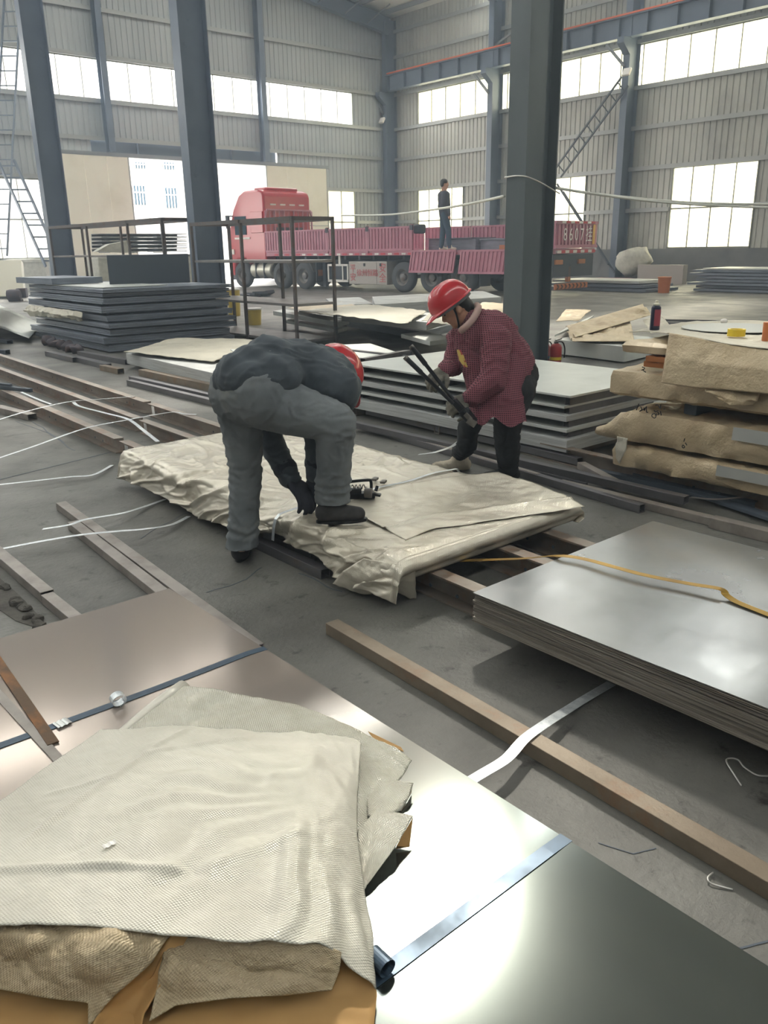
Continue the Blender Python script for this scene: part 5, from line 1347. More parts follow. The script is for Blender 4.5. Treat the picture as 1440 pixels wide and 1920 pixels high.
remesh('body', m, mt['skin'], man, .011, 5)
m = MB(); R = HM
m.ell(L_(0,-.03,.03), (.081,.092,.095), R); m.ell(L_(0,-.055,-.02), (.074,.06,.075), R); remesh('hair', m, mt['hair'], man, .01, 2)
helmet(L_(0,-.005,.055), R, man)
# trousers
m = MB()
m.ell((1.985,3.25,.875), (.165,.185,.165)); m.ell((1.955,3.335,.86), (.135,.115,.15)); m.ell((1.985,3.15,.87), (.145,.125,.15))
m.cap((2.0,3.24,.90), (2.10,3.24,.95), .155, .15)
chain(m, [hipL, Vector((1.99,3.365,.66)), kneeL, Vector((1.975,3.375,.28)), Vector((1.945,3.375,.06))], [.128,.100,.082,.076,.080])
chain(m, [hipR, hipR.lerp(kneeR,.5), kneeR, kneeR.lerp(ankR,.5), ankR, ankR-Vector((0,0,.07))], [.138,.118,.094,.084,.088,.088])
def trf(p, n):
    d = fold(20, .006, 2.2)(p, n)
    for k, s in ((kneeL, .10), (kneeR, .10)):
        r = (p-k).length; d += .005*math.exp(-(r/s)**2)*math.sin(p.z*150 + 3*noise.noise(p*12))
    for a in (ankL, ankR):
        r = abs(p.z-a.z-.07); d += .005*math.exp(-(r/.05)**2)*math.sin(p.z*140+4*noise.noise(p*10))*(1 if (p-a).length < .2 else 0)
    return d
tr_ = remesh('trousers', m, mt['trouser'], man, .009, 5, trf)
o_ = WL(tr_)
for v in tr_.data.vertices:
    w = v.co + o_
    if w.z < .088: v.co.z = .088 - o_.z
    if (w.xy-ankR.xy).length < .16 and w.z < ankR.z-.012 and w.z > .2: v.co.z = ankR.z-.012 - o_.z
# jacket
m = MB()
m.cap((1.955,3.255,.945), (2.10,3.25,.970), .130, .155); m.ell((1.99,3.25,.93), (.175,.205,.125)); m.ell((2.05,3.17,.945), (.15,.15,.115)); m.cap((2.10,3.25,.945), CH.lerp(Vector((2.1,3.25,.945)), .3), .165, .17); m.ell(CH, (.17,.20,.155)); m.cap(CH, AT(612,716,3.90), .16, .15)
m.cap(CH, shL, .14, .098); m.cap(AT(600,716,3.86), shR, .135, .115); m.cap(shR, AT(640,742,3.84), .11, .085)
m.cap(CH, AT(612,704,3.98), .13, .10)
chain(m, [shL, elL, wrL], [.092,.070,.055]); chain(m, [shR, elR, wrR], [.105,.062,.050])
def jf(p, n):
    t = (p.x-1.95)*.9 + p.z*.3
    return .0055*math.sin(t*62 + p.y*11 + 5*noise.noise(p*4.5))*(.35+.65*sst(.7,.95,p.z))*(.5+.8*abs(noise.noise(p*3))) + fold(18, .006, 2)(p, n)
remesh('jacket', m, mt['jacket'], man, .009, 5, jf)
# gloves
dl = (AT(584,944,4.0)-wrL).normalized()
hm = hand_mb(wrL+dl*.015, dl, CU*.8-_fw*.5+CR*.3, (.35,.6,.5), 1.2); hm.cap(elL.lerp(wrL,.80), wrL+dl*.01, .064, .044); remesh('glove', hm, mt['glove'], man, .006, 3)
hm = hand_mb(wrR+Vector((0,0,-.01)), Vector((-.02,-.02,-1)), -CR*.5-_fw*.6, (.35,.6,.5), 1.1, left=True); hm.cap(elR.lerp(wrR,.75), wrR, .056, .038); remesh('glove', hm, mt['glove'], man, .006, 3)
# shoes
def shoe(heel, toe, s=1.0, up=.0):
    heel = Vector(heel); toe = Vector(toe); d = (toe-heel); L = d.length; d.normalize(); m = MB(); z = Vector((0,0,1))
    m.cap(heel+d*.04*s+z*.042*s, heel+d*L*.5+z*.038*s, .043*s, .042*s); m.cap(heel+d*L*.5+z*.036*s, toe-d*.045*s+z*.028*s, .042*s, .034*s)
    m.cap(heel+d*.055*s+z*.05*s, heel+d*.075*s+z*.115*s, .046*s, .050*s); m.cap(heel+d*L*.4+z*.06*s, heel+d*.09*s+z*.09*s, .038*s, .045*s)
    return m
def cut_flat(o, z):
    for v in o.data.vertices:
        if v.co.z + WL(o).z < z: v.co.z = z - WL(o).z
h1 = G(447,1056,0); t1 = h1 + Vector((.155,.165,0)); h2 = G(592,978,.25); t2 = G(690,973,.25)
s1 = remesh('shoe', shoe(h1, t1, 1.05), mt['shoe'], man, .007, 3); cut_flat(s1, .010)
s2 = remesh('shoe', shoe(h2, t2, 1.05), mt['shoe'], man, .007, 3); cut_flat(s2, .256)
for a, b, z in ((h1, t1, .001), (h2, t2, .243)):
    a = Vector((a.x, a.y, z)); b = Vector((b.x, b.y, z)); d = (b-a).normalized(); sd = Vector((-d.y, d.x, 0)); q = []
    for k in range(20):
        t = 2*PI*k/20; q.append(a.lerp(b, .5) + d*math.cos(t)*(b-a).length*.49 + sd*math.sin(t)*.040*(1+.12*math.cos(t)))
    m = MB(); m.prism3(q, (0,0,.014)); m.build('shoe_sole', mt['tool'], man)

# ---------------------------------------------------------------- the woman with the strap cutter
wom = thing('person', 'person in red checked smock, red helmet and grey gloves holding a long-handled strap tool', 'person', (4.02, 3.6, 0))
t0 = 5.22
f0 = Vector((-.80,.60,0)); HW = frame3(f0*.82+Vector((0,0,-.57)), f0*.57+Vector((0,0,.82))); hc = AT(853, 578, 5.2)
pel = AT(962, 706, 5.3); chest = AT(918, 632, 5.2)
hN, kN, aN = AT(966, 735, 5.2), AT(950, 805, 5.22), Vector((4.05, 3.45, .10))
hF, kF, aF = AT(912, 735, 5.4), AT(879, 800, 5.42), Vector((4.03, 3.86, .10))
sN, eN, wN = AT(930, 640, 5.06), AT(925, 712, 5.0), AT(884, 745, 5.0)
sF, eF, wF = AT(860, 636, 5.36), AT(852, 684, 5.3), AT(836, 693, 5.16)
m = MB(); LW = head_into(m, hc, HW, .98)
nb = AT(888, 603, 5.22)
m.cap(pel, chest, .11, .11); m.cap(chest, nb, .08, .05); m.cap(nb, LW(0,-.03,-.12), .05, .048)
chain(m, [hN, kN, aN], [.08,.055,.04]); chain(m, [hF, kF, aF], [.08,.055,.04]); m.cap(hN, hF, .09, .09); m.cap(hN, pel, .09, .1)
chain(m, [chest, sN, eN, wN], [.06,.05,.04,.03]); chain(m, [chest, sF, eF, wF], [.06,.05,.04,.03])
remesh('body', m, mt['skin'], wom, .009, 3)
face_parts(hc, HW, wom, .98)
m = MB(); m.ell(LW(0,-.03,.035), (.079,.088,.088), HW); m.ell(LW(0,-.075,-.03), (.064,.042,.06), HW); m.cap(LW(.068,.015,.03), LW(.07,.0,.0), .018, .012); m.cap(LW(-.068,.015,.03), LW(-.07,.0,.0), .018, .012); m.cap(LW(-.03,.072,.075), LW(.03,.072,.075), .022, .022)
remesh('hair', m, mt['hair'], wom, .008, 2)
helmet(LW(0,.004,.05), HW, wom, 1.02)
m = MB()
for e in (-1, 1): m.tube(smooth_pts([LW(.083*e,.012,.03), LW(.077*e,.022,-.03), LW(.055*e,.04,-.085), LW(.02*e,.05,-.112), LW(0,.052,-.116)], 4), .0065, 6)
m.build('chin_strap', mt['tool'], wom, smooth=True)
# trousers
m = MB(); m.ell(pel, (.17,.165,.16)); chain(m, [hN, AT(957,772,5.2), kN, AT(953,850,5.32), Vector((4.05,3.45,.06))], [.125,.100,.088,.078,.062]); chain(m, [hF, kF, AT(876,835,5.43), Vector((4.0,3.86,.12))], [.118,.074,.066,.056]); m.cap(hN, pel, .13, .15); m.cap(hF, pel, .12, .14)
remesh('trousers', m, mt['black_cloth'], wom, .010, 4, fold(22, .007))
# smock: torso, skirt to the thighs, sleeves
m = MB()
m.ell(chest, (.19,.185,.17)); m.cap(chest, AT(955,682,5.26), .165, .165); m.cap(AT(900,612,5.2), chest, .115, .16); m.cap(AT(880,640,5.22), AT(905,700,5.2), .10, .125)
m.cap(AT(950,690,5.24), AT(935,752,5.16), .165, .165); m.cap(AT(905,715,5.18), AT(908,762,5.14), .115, .10)
m.cap(AT(942,750,5.16), AT(950,805,5.12), .135, .125); m.cap(AT(910,750,5.14), AT(906,800,5.10), .10, .09); m.cap(AT(925,750,5.16), AT(928,800,5.12), .13, .11)
m.cap(AT(920,628,5.14), sN, .11, .10); m.cap(AT(885,625,5.28), sF, .10, .085)
chain(m, [sN, eN, wN], [.098,.082,.058]); chain(m, [sF, eF, wF], [.078,.070,.055])
sm_ = remesh('smock', m, mt['check'], wom, .009, 4, fold(16, .008, 2.4)); o_ = WL(sm_); zc = AT(930,789,5.12).z; ar = AT(922,776,5.02)
for v in sm_.data.vertices:
    w = v.co + o_; zz = zc + .045*math.exp(-(((w-ar).dot(CR))/.04)**2) + .012*math.sin((w-ar).dot(CR)*40)
    if w.z < zz: v.co.z = zz - o_.z
m = MB(); m.tube(smooth_pts([AT(862,622,5.04), AT(872,614,5.02), AT(884,602,5.03), AT(893,588,5.06), AT(897,577,5.12), AT(893,572,5.2)], 4), [.014]+[.022]*19+[.016], 8); m.build('collar', mt['scarf'], wom, smooth=True)
# printed patch on the chest
pc = [AT(857,656,5.08), AT(863,655,5.06), AT(870,668,5.04), AT(877,688,5.05), AT(871,688,5.06), AT(861,674,5.08)]
m = MB(); m.prism3(pc, _fw*.02); m.build('print_patch', mt['badge'], wom)
# cuffs, gloves
m = MB(); m.cap(eN.lerp(wN,.8), wN, .056, .05); m.build('cuff', mt['glove_w'], wom, smooth=True)
d = (AT(845,754,5.0)-wN).normalized()
hm = hand_mb(wN+d*.02, d+Vector((0,0,-.25)), -_fw*1.0+Vector((0,0,.35)), (.55,.7,.5), 1.12, left=False); remesh('glove', hm, mt['glove_w'], wom, .006, 3)
d = (AT(815,703,5.1)-wF).normalized()
m = MB(); m.cap(eF.lerp(wF,.75), wF, .055, .047); m.build('cuff', mt['scarf'], wom, smooth=True)
hm = hand_mb(wF+d*.01, d+Vector((0,0,-.2)), -_fw*.8+Vector((0,0,.6)), (.6,.7,.5), 1.12, left=False); remesh('glove', hm, mt['glove_w'], wom, .006, 3)
# fur topped shoe, other shoe
s3 = remesh('shoe', shoe((4.06,3.80,.0), (3.84,3.99,.0), 1.0), mt['fur'], wom, .008, 3, lambda p, n: .006*noise.noise(p*90)); cut_flat(s3, .004)
s4 = remesh('shoe', shoe((4.11,3.40,.0), (3.90,3.57,.0), 1.0), mt['black_cloth'], wom, .008, 3); cut_flat(s4, .004)
# the tool
tl = thing('strap_cutter', 'black long-handled strap cutting tool held in both gloves', 'strapping tool', AT(885,785,4.96))
def tlb(name, a, b, ra, rb, mat='tool'):
    m = MB(); m.tube([a, a.lerp(b, .33), a.lerp(b, .34), b], [ra*1.25, ra*1.25, ra, rb], 12); return m.build(name, mt[mat], tl, smooth=40)
tlb('handle', AT(771,649,4.98), AT(852,752,4.96), .0125, .012); tlb('handle', AT(760,670,4.93), AT(850,757,4.93), .0125, .012)
for a in ((771,649,4.98),(760,670,4.93)):
    p = AT(*a); q = AT(a[0]+3, a[1]+3.5, a[2]); m = MB(); m.tube([p + (p-q)*.2, q], .0162, 12); m.build('handle_cap', mt['tool_grey'], tl, smooth=40)
m = MB(); m.bar(AT(850,750,4.95), AT(872,775,4.95), .05, .035); m.bar(AT(868,768,4.95), AT(888,794,4.95), .075, .05); m.lathe([(.022,-.03),(.022,.03)], AT(874,772,4.94), 14, R=_fw.to_track_quat('Z','Y').to_matrix()); m.build('cutter_head', mt['tool'], tl, bevel=.006)
m = MB(); m.bar(AT(877,787,4.92), AT(892,797,4.92), .02, .04); m.bar(AT(872,776,4.915), AT(884,788,4.915), .012, .03); m.build('jaw', mt['tool_grey'], tl, bevel=.003)
# ================================================================ THE TRUCK
TO = Vector((19.4, 21.7, 0)); TD = Vector((-math.sin(math.radians(7.3)), math.cos(math.radians(7.3)), 0)); TE = Vector((TD.y, -TD.x, 0))
def TW(s, e, z): return TO + TD*s + TE*e + Vector((0,0,z))
TRZ = math.radians(7.3)
trk = thing('flatbed_truck', 'red cab and maroon drop-side trailer parked in the doorway', 'truck', TW(0, 1.25, 0))
def tb(name, mat, parent, *boxes, bevel=0.):
    """boxes given as (s0,s1,e0,e1,z0,z1)"""
    m = MB()
    for (s0,s1,e0,e1,z0,z1) in boxes:
        vs = [TW(s,e,z) for z in (z0,z1) for e in (e0,e1) for s in (s0,s1)]
        m.add(vs, [(0,2,3,1),(4,5,7,6),(0,1,5,4),(1,3,7,5),(3,2,6,7),(2,0,4,6)])
    return m.build(name, mt[mat], parent, bevel=bevel)
# cab
prof = [(6.92,1.0),(6.92,3.45),(7.0,3.62),(7.25,3.70),(8.1,3.68),(8.45,3.52),(8.85,3.0),(9.18,2.2),(9.3,1.4),(9.3,.5),(8.95,.45),(8.95,.9),(8.7,1.12),(8.2,1.12),(8.0,.9),(7.9,1.0)]
m = MB(); m.prism3([TW(s, 0.02, z) for s, z in prof], TE*2.46); cab = m.build('cab', mt['truck_red'], trk, bevel=.07)
tb('side_window', 'glass_out', cab, (8.05,8.75,-.01,.05,2.05,2.75)); tb('rear_side_panel', 'truck_red', cab, (7.0,7.75,-.02,.05,2.1,2.9), bevel=.02)
tb('reflective_strip', 'white', cab, *[(6.88,6.93,.35+.5*k,.62+.5*k,3.12,3.18) for k in range(4)])
tb('door_trim', 'white', cab, (7.85,8.8,-.015,.04,1.88,1.95), (8.9,9.2,-.02,.04,1.3,1.5)); tb('rear_grille', 'chassis', cab, (6.86,6.93,.5,2.0,1.1,2.3))
tb('roof_cap', 'truck_red', cab, (7.2,7.9,.4,2.1,3.68,3.80), bevel=.04); tb('mirror', 'chassis', trk, (8.95,9.05,-.22,-.08,2.3,2.8), (8.9,8.95,-.1,.05,2.75,2.8))
tb('bumper', 'chassis', trk, (8.9,9.35,.05,2.45,.3,.55), bevel=.03)
# tank, chassis, bed
m = MB(); m.lathe([(.001,0),(.27,.0),(.30,.03),(.30,1.22),(.27,1.25),(.001,1.25)], Vector((0,0,0)), 24, axis='y', R=Matrix.Rotation(TRZ, 3, 'Z')); 
m.v = [v + TW(6.75, .32, .68) for v in m.v]; tk = m.build('fuel_tank', mt['tank'], trk, smooth=40)
tb('tank_strap', 'chassis', tk, (7.1,7.14,.0,.62,.36,1.0), (7.6,7.64,.0,.62,.36,1.0))
tb('chassis_frame', 'chassis', trk, (-5.9,8.8,.75,.95,.75,1.1), (-5.9,8.8,1.55,1.75,.75,1.1), *[(s,s+.1,.1,2.4,1.08,1.2) for s in [-5.8+.7*k for k in range(18)]])
tb('bed', 'truck_maroon', trk, (-6.0,6.9,.0,2.5,1.22,1.36))
tb('edge_marking', 'white', trk, *[(-5.9+.62*k, -5.72+.62*k, -.008, .0, 1.235, 1.30) for k in range(20)])
tb('edge_marking_red', 'refl_red', trk, *[(-5.6+.62*k, -5.38+.62*k, -.008, .0, 1.235, 1.30) for k in range(20)])
def board(name, s0, s1, e, z0, z1, parent=trk, tilt=0., lean=0.):
    """ribbed drop side: frame and vertical ribs; hinged along its lower or upper edge"""
    m = MB(); th = .05
    def Q(s, d, z):   # d outward
        zz = z-z0; return TW(s + lean*(z1-z)/(z1-z0), e - d - tilt*(z1-z), z)
    def bx(sa, sb, da, db, za, zb):
        vs = [Q(s,d,z) for z in (za,zb) for d in (da,db) for s in (sa,sb)]
        m.add(vs, [(0,2,3,1),(4,5,7,6),(0,1,5,4),(1,3,7,5),(3,2,6,7),(2,0,4,6)])
    bx(s0, s1, -.012, .0, z0, z1); bx(s0, s1, 0, .035, z0, z0+.07); bx(s0, s1, 0, .035, z1-.06, z1); bx(s0, s0+.06, 0, .035, z0, z1); bx(s1-.06, s1, 0, .035, z0, z1)
    n = int((s1-s0-.12)/.15)
    for k in range(n):
        c = s0+.06+(k+.5)*(s1-s0-.12)/n; bx(c-.04, c+.04, 0, .030, z0+.07, z1-.06)
    return m.build(name, mt['truck_maroon'], parent, bevel=.004)
for a, b in ((3.46,6.9),(1.45,3.38),(-.56,1.38)): board('side_board', a, b, -.0, 1.37, 2.15)
for a, b in ((4.9,6.9),(2.9,4.85),(.9,2.85),(-1.2,.85),(-3.3,-1.25),(-5.4,-3.35)): board('side_board', a, b, 2.5, 1.37, 2.15)
board('dropped_side_board', -2.50, -.62, -.03, .66, 1.38, tilt=.12, lean=.06); board('dropped_side_board', -4.62, -2.68, -.03, .64, 1.37, tilt=.10, lean=.05)
tb('stake_post', 'truck_maroon', trk, *[(s-.035, s+.035, -.04, .04, 1.3, 2.2) for s in (3.42, 1.415, -.6)])
tb('post_latch', 'chassis', trk, *[(s-.06, s+.06, -.06, .0, 2.02, 2.18) for s in (3.42, 1.415, -.6)])
tb('folded_tarp', 'chassis', trk, (-.9,-.55,.1,.4,1.9,2.2), bevel=.06)
# head board
m = MB()
for e in (.02,.5,1.0,1.5,2.0,2.48): m.bar(TW(6.85,e,1.36), TW(6.85,e,2.92), .05, .05)
for e in (.25,.75,1.25,1.75,2.25): m.bar(TW(6.85,e,2.1), TW(6.85,e,2.9), .03, .03)
m.bar(TW(6.85,.1,2.95), TW(6.85,2.4,2.95), .06, .06); m.bar(TW(6.85,.02,2.75), TW(6.85,.12,2.95), .06, .06); m.bar(TW(6.85,2.48,2.75), TW(6.85,2.4,2.95), .06, .06)
m.build('head_board', mt['truck_maroon'], trk)
# wheels
def wheel(s, e, lab=None, r=.5, w=.30):
    R = Matrix.Rotation(TRZ, 3, 'Z')
    m = MB(); m.lathe([(r*.56,-w/2),(r*.80,-w/2),(r*.95,-w*.42),(r,-w*.25),(r,w*.25),(r*.95,w*.42),(r*.80,w/2),(r*.56,w/2)], Vector(), 32, axis='x', R=R, caps=False); m.v = [v + TW(s, e, r) for v in m.v]
    t = m.build('tyre', mt['tyre'], trk, smooth=50)
    m = MB(); m.lathe([(r*.57,-w*.45),(r*.50,-w*.40),(r*.42,-w*.1),(r*.25,-w*.05),(r*.24,-w*.35),(r*.12,-w*.42),(.001,-w*.42)], Vector(), 24, axis='x', R=R, caps=False); m.v = [v + TW(s, e, r) for v in m.v]
    m.build('rim', mt['hub'], t, smooth=50)
for s in (8.55, 6.12, 4.84, -.12, -1.40, -2.68): wheel(s, .18)
for s in (8.55, 6.12, 4.84, -.12, -1.40, -2.68): wheel(s, 2.32)
tb('axle', 'chassis', trk, *[(s-.06, s+.06, .3, 2.2, .44, .56) for s in (8.55, 6.12, 4.84, -.12, -1.40, -2.68)])
for s in (6.12, 4.84):
    m = MB(); R = .58; P = []
    for k in range(13):
        a = PI*(.08+.84*k/12); P.append([TW(s+R*math.cos(a), e, .5+R*math.sin(a)) for e in (.02, .36)])
    m.grid(P); m.build('mudguard', mt['hub'], trk, solid=.012)
for q in ((4.10,4.14,.02,.6,.3,1.05), (-3.4,-3.36,.02,.6,.25,1.05), (-3.4,-3.36,1.9,2.48,.25,1.05)): tb('mud_flap', 'chassis', trk, q)
# tool frame and box
tb('tool_rack', 'white', trk, (2.42,3.48,.0,.04,.86,.93), (2.42,3.48,.0,.04,.30,.38), (3.42,3.48,.0,.04,.30,.93), (2.42,2.48,.0,.04,.30,.93), (2.68,2.73,.0,.04,.30,.93), (2.9,3.0,.1,.16,.9,1.25))
tb('rack_tray', 'chassis', trk, (2.45,3.45,.06,.6,.32,.9))
bx_ = tb('tool_box', 'box_alloy', trk, (.52,2.36,-.02,.6,.24,1.02), bevel=.015); tb('box_latch', 'chassis', bx_, (1.55,1.62,-.05,-.02,.86,.96), (.78,.85,-.05,-.02,.86,.96)); tb('box_seam', 'chassis', bx_, (1.0,1.012,-.024,-.02,.26,1.0))
tb('landing_leg', 'chassis', trk, (3.9,4.05,.3,.45,.1,1.1), (3.9,4.05,2.0,2.15,.1,1.1)); 
m = MB(); m.lathe([(.001,-.15),(.48,-.15),(.5,0),(.48,.15),(.001,.15)], TW(3.0,1.3,.55), 24); m.build('spare_wheel', mt['tyre'], trk, smooth=40)
tb('mud_flap_print', 'card', trk, (4.085,4.10,.1,.5,.5,.72))
# tail gate, rear lamps, chevron guard
def rearbox(name, mat, *bs, parent=trk, bevel=0.): return tb(name, mat, parent, *bs, bevel=bevel)
tg_ = rearbox('tail_gate', 'truck_maroon', (-6.05,-6.0,.0,2.5,1.38,2.15), *[(-6.09,-6.05,.12+.2*k,.22+.2*k,1.48,2.05) for k in range(10)], (-6.09,-6.05,.0,2.5,1.38,1.46), (-6.09,-6.05,0,2.5,2.07,2.15))
rearbox('gate_marking', 'white', *[(-6.10,-6.09,.3+.5*k,.52+.5*k,2.08,2.14) for k in range(4)], *[(-6.06,-6.0,.15+.46*k,.38+.46*k,1.24,1.32) for k in range(5)], parent=tg_)
rearbox('gate_marking_red', 'refl_red', *[(-6.10,-6.09,.54+.5*k,.78+.5*k,2.08,2.14) for k in range(4)], *[(-6.06,-6.0,.38+.46*k,.61+.46*k,1.24,1.32) for k in range(5)], parent=tg_)
rearbox('yellow_marker', 'plate_yellow', (-6.10,-6.09,2.16,2.30,1.48,2.05), parent=tg_)
rearbox('rear_lamp', 'card', (-6.06,-5.98,1.45,1.85,.92,1.05), (-6.06,-5.98,.1,.5,.92,1.05)); rearbox('rear_post', 'card', (-6.0,-5.9,.95,1.1,.4,.85))
rearbox('rear_valance', 'chassis', (-6.0,-5.96,.05,2.45,.55,1.2))
cg = rearbox('underride_guard', 'orange_bucket', (-6.1,-6.05,.05,2.0,.20,.36)); 
for k in range(8):
    m = MB(); e = .12+.23*k; m.prism3([TW(-6.10, e+a_, z_) for a_, z_ in ((0,.35),(.07,.35),(.15,.28),(.07,.21),(0,.21),(.08,.28))], -TD*.012); m.build('chevron', mt['motor'], cg)
def text(name, body, loc, size, mat, parent, xdir, zdir=Vector((0,0,1)), sx=1.0):
    cu = D.curves.new(name, 'FONT'); cu.body = body; cu.size = size; cu.extrude = .002; cu.align_x = 'CENTER'; cu.align_y = 'CENTER'
    o = D.objects.new(name, cu); COL.objects.link(o); x = Vector(xdir).normalized(); y = zdir; z = x.cross(y)
    o.rotation_euler = Matrix((x, y, z)).transposed().to_euler(); o.scale = (sx, 1, 1); o.parent = parent; o.location = Vector(loc) - WL(parent); cu.materials.append(mt[mat])
    bpy.context.view_layer.update(); me = D.meshes.new_from_object(o.evaluated_get(bpy.context.evaluated_depsgraph_get()))
    q = D.objects.new(name, me); COL.objects.link(q); q.parent = parent; q.location = o.location; q.rotation_euler = o.rotation_euler; q.scale = o.scale
    if not me.materials: me.materials.append(mt[mat])
    D.objects.remove(o); return q
text('gate_number', '8 6 0 7 挂', TW(-6.105, 1.25, 1.75), .50, 'white', tg_, TE, sx=.85)
text('box_lettering', '徐州恒路', TW(1.45, -.03, .62), .26, 'red_paint', bx_, -TD)
text('box_lettering', '平\n安', TW(2.15, -.03, .62), .30, 'red_paint', bx_, -TD)
text('box_lettering', '安\n全', TW(.72, -.03, .62), .34, 'red_paint', bx_, -TD)
# load on the deck
for k, (s0, s1, e0, e1, z0, z1) in enumerate(((-2.7,-.75,.7,2.2,1.37,1.72), (-5.6,-2.76,.9,2.3,1.37,1.66), (-5.5,-2.78,.8,2.2,1.665,1.70), (-2.6,-.7,.6,2.0,1.725,1.75))):
    o = tb('deck_load', 'sheet_black', None, (s0,s1,e0,e1,z0,z1)); tag(o, ('front dark plate pack loaded on the trailer behind the standing man', 'rear dark plate pack loaded on the trailer', 'thin plate lying on the rear load of the trailer', 'thin plate lying on the front load of the trailer')[k], 'plate pack', 'plates loaded on the trailer')
o = tb('timber_block', 'card', None, (-4.4,-3.9,.3,.6,1.37,1.5)); tag(o, 'timber block on the trailer deck near the big column', 'timber block')
# man on the trailer
mo = TW(-1.75, .28, 1.37); fa = Vector((.80,-.60,0)).normalized(); sa = fa.cross(Vector((0,0,1))); S = 1.24
per = thing('person', 'person in dark jacket and blue jeans standing on the trailer bed', 'person', mo)
def Q(f, s, z): return mo + (fa*f + sa*s)*S + Vector((0,0,z*S))
hd = Q(.0, 0, 1.63); HR = frame3(fa, (0,0,1))
m = MB(); LT = head_into(m, hd, HR, 1.12*S/1.1)
m.cap(Q(0,0,.95), Q(-.02,0,1.35), .12*S, .14*S); m.cap(Q(-.02,0,1.38), Q(0,0,1.52), .07*S, .06*S)
for e, k in ((1, .10), (-1, -.06)):
    chain(m, [Q(0,.09*e,.9), Q(k*.7+.03,.09*e,.5), Q(k,.09*e,.08)], [.08*S,.06*S,.045*S]); chain(m, [Q(-.02,.19*e,1.38), Q(-.06,.23*e,1.1), Q(.05+k*.3,.24*e,.87), Q(.07+k*.3,.24*e,.78)], [.055*S,.045*S,.04*S,.035*S])
remesh('body', m, mt['skin'], per, .022, 4)
m = MB(); m.ell(LT(0,-.02,.045), (.09*S,.10*S,.088*S), HR); m.ell(LT(0,-.06,.0), (.075*S,.06*S,.08*S), HR); remesh('hair', m, mt['hair'], per, .02, 2)
m = MB(); m.cap(Q(.01,0,.88), Q(-.02,0,1.30), .155*S, .165*S); m.ell(Q(-.02,0,1.36), (.16*S,.17*S,.12*S)); m.cap(Q(-.02,-.17,1.38), Q(-.02,.17,1.38), .09*S, .09*S)
for e, k in ((1, .10), (-1, -.06)): chain(m, [Q(-.02,.19*e,1.38), Q(-.08,.23*e,1.1), Q(.04+k*.3,.24*e,.88)], [.085*S,.075*S,.06*S])
remesh('jacket', m, mt['shirt_far'], per, .024, 4)
m = MB(); m.ell(Q(.0,0,.9), (.14*S,.16*S,.12*S))
for e, k in ((1, .12), (-1, -.07)): chain(m, [Q(0,.085*e,.88), Q(k*.6+.02,.085*e,.5), Q(k,.085*e,.08)], [.11*S,.08*S,.062*S])
remesh('jeans', m, mt['jeans'], per, .022, 4)
for e, k in ((1, .12), (-1, -.07)):
    h = Q(k-.06,.085*e,0); s_ = remesh('shoe', shoe(h, h+fa*.27*S, S), mt['cream'], per, .016, 3); cut_flat(s_, 1.372)
# ================================================================ DUSTY AIR
hz_ = MB(); hz_.bb((XL+.02, YB+.02, -.05), (XC+.3, YC+.3, 12.6))
hm_ = D.materials.new('dusty_air'); hm_.use_nodes = True; nt = hm_.node_tree
for n in list(nt.nodes):
    if n.type == 'BSDF_PRINCIPLED': nt.nodes.remove(n)
vsn = nt.nodes.new('ShaderNodeVolumeScatter'); vsn.inputs['Density'].default_value = HAZE; vsn.inputs['Anisotropy'].default_value = .3
vsn.inputs['Color'].default_value = (.70, .84, 1, 1)
nt.links.new(vsn.outputs[0], [n for n in nt.nodes if n.type == 'OUTPUT_MATERIAL'][0].inputs['Volume'])
tag(hz_.build('haze', hm_), 'thin bright dusty haze filling the hall', 'haze', kind='stuff')
# ================================================================ LIGHT, CAMERA
W = D.worlds.new('sky'); SC.world = W; W.use_nodes = True; nt = W.node_tree
bg = nt.nodes['Background']
tc = nt.nodes.new('ShaderNodeTexCoord'); sx = nt.nodes.new('ShaderNodeSeparateXYZ'); nt.links.new(tc.outputs['Generated'], sx.inputs[0])
rp = nt.nodes.new('ShaderNodeValToRGB'); rp.color_ramp.elements[0].position = .0; rp.color_ramp.elements[0].color = (.95, .98, 1.0, 1)
rp.color_ramp.elements[1].position = .9; rp.color_ramp.elements[1].color = (.86, .93, 1.0, 1)
nt.links.new(sx.outputs['Z'], rp.inputs[0]); nt.links.new(rp.outputs[0], bg.inputs['Color'])
bg.inputs['Strength'].default_value = SKY_STRENGTH
def portal(loc, rot, sx_, sy_):
    l = D.lights.new('portal', 'AREA'); l.shape = 'RECTANGLE'; l.size = sx_; l.size_y = sy_; l.cycles.is_portal = True
    o = D.objects.new('portal', l); o.location = loc; o.rotation_euler = rot; COL.objects.link(o); return o
Rl = (-PI/2, 0, 0)        # emits toward -Y (into the hall from the left wall)
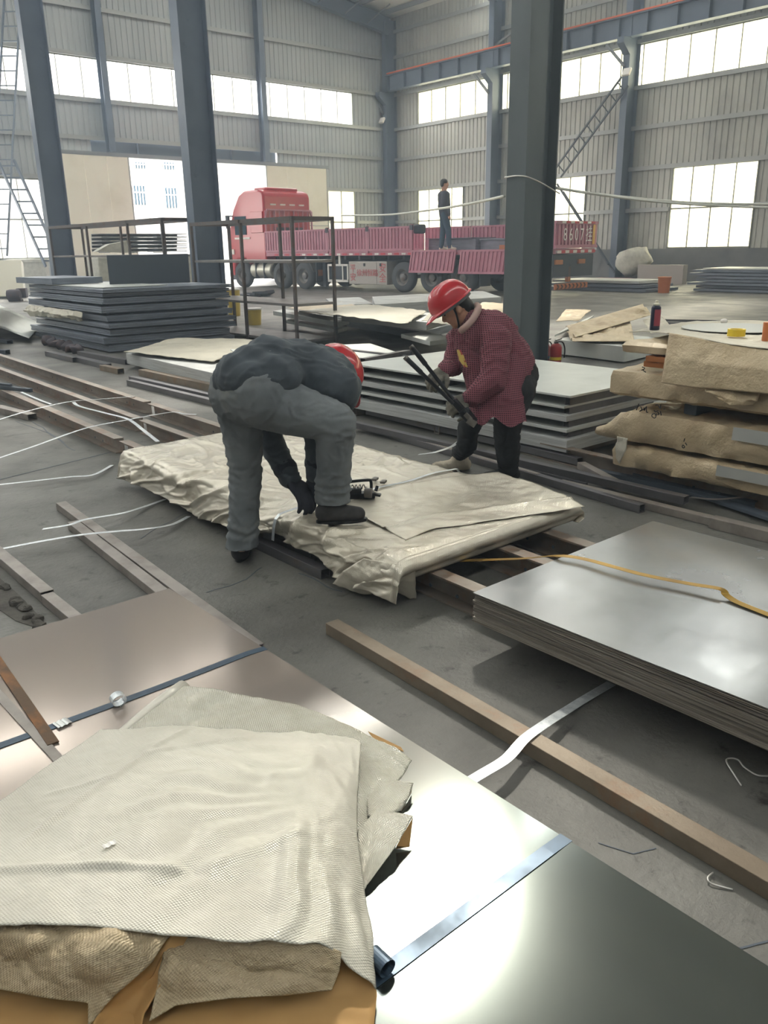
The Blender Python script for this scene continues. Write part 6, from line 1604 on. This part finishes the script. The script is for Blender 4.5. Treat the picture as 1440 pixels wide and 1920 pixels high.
Rr = (0, PI/2, 0)         # emits toward -X
portal((6.8, YC+.02, 8.2), Rl, 44, 1.55)
portal((8.8, YC+.02, 2.8), Rl, 7.65, 3.1)
portal((20, YC+.02, 2.65), Rl, 14, 5.3)
portal((27.95, YC+.02, 2.8), Rl, 1.8, 3.1)
portal((XC+.02, 12, 8.2), Rr, 1.55, 43)
for y0, y1 in ((30.3,33.62),(22.95,26.4),(15.38,18.86),(7.9,11.4)): portal((XC+.02, (y0+y1)/2, 2.8), Rr, 3.1, y1-y0)
for a, b in SKY:
    for x0, x1 in ((XL, RIDGE), (RIDGE, XC)):
        xm = (x0+x1)/2; sl = math.atan(.15)*(1 if x0 >= RIDGE else -1)
        portal((xm, (a+b)/2, roofz(xm)+.06), (0, sl, 0), (x1-x0)*1.011, b-a)
sun = D.lights.new('sun', 'SUN'); sun.energy = SUN_E; sun.angle = math.radians(6); sun.color = (1, .98, .93)
so = D.objects.new('sun', sun); COL.objects.link(so)
sd = Vector((math.sin(SUN_AZ)*math.cos(SUN_EL), math.cos(SUN_AZ)*math.cos(SUN_EL), math.sin(SUN_EL)))
so.rotation_euler = sd.to_track_quat('Z', 'Y').to_euler(); so.location = (10, 20, 40)
cd = D.cameras.new('camera'); cam = D.objects.new('camera', cd); COL.objects.link(cam)
cd.sensor_fit = 'AUTO'; cd.sensor_width = 36; cd.lens = F/1920*36; cd.clip_start = .05; cd.clip_end = 400
Mx = Matrix((CR, CU, -_fw)).transposed().to_4x4(); Mx.translation = CP; cam.matrix_world = Mx
SC.camera = cam
vs_ = SC.view_settings; vs_.view_transform = 'Standard'; vs_.look = 'None'; vs_.gamma = 1; vs_.use_curve_mapping = False; vs_.exposure = EXPO
SC.cycles.max_bounces = 8; SC.cycles.diffuse_bounces = 5; SC.cycles.transparent_max_bounces = 12; SC.cycles.transmission_bounces = 6
SC.cycles.sample_clamp_indirect = 6; SC.cycles.caustics_reflective = False; SC.cycles.caustics_refractive = False
SC.cycles.use_denoising = True
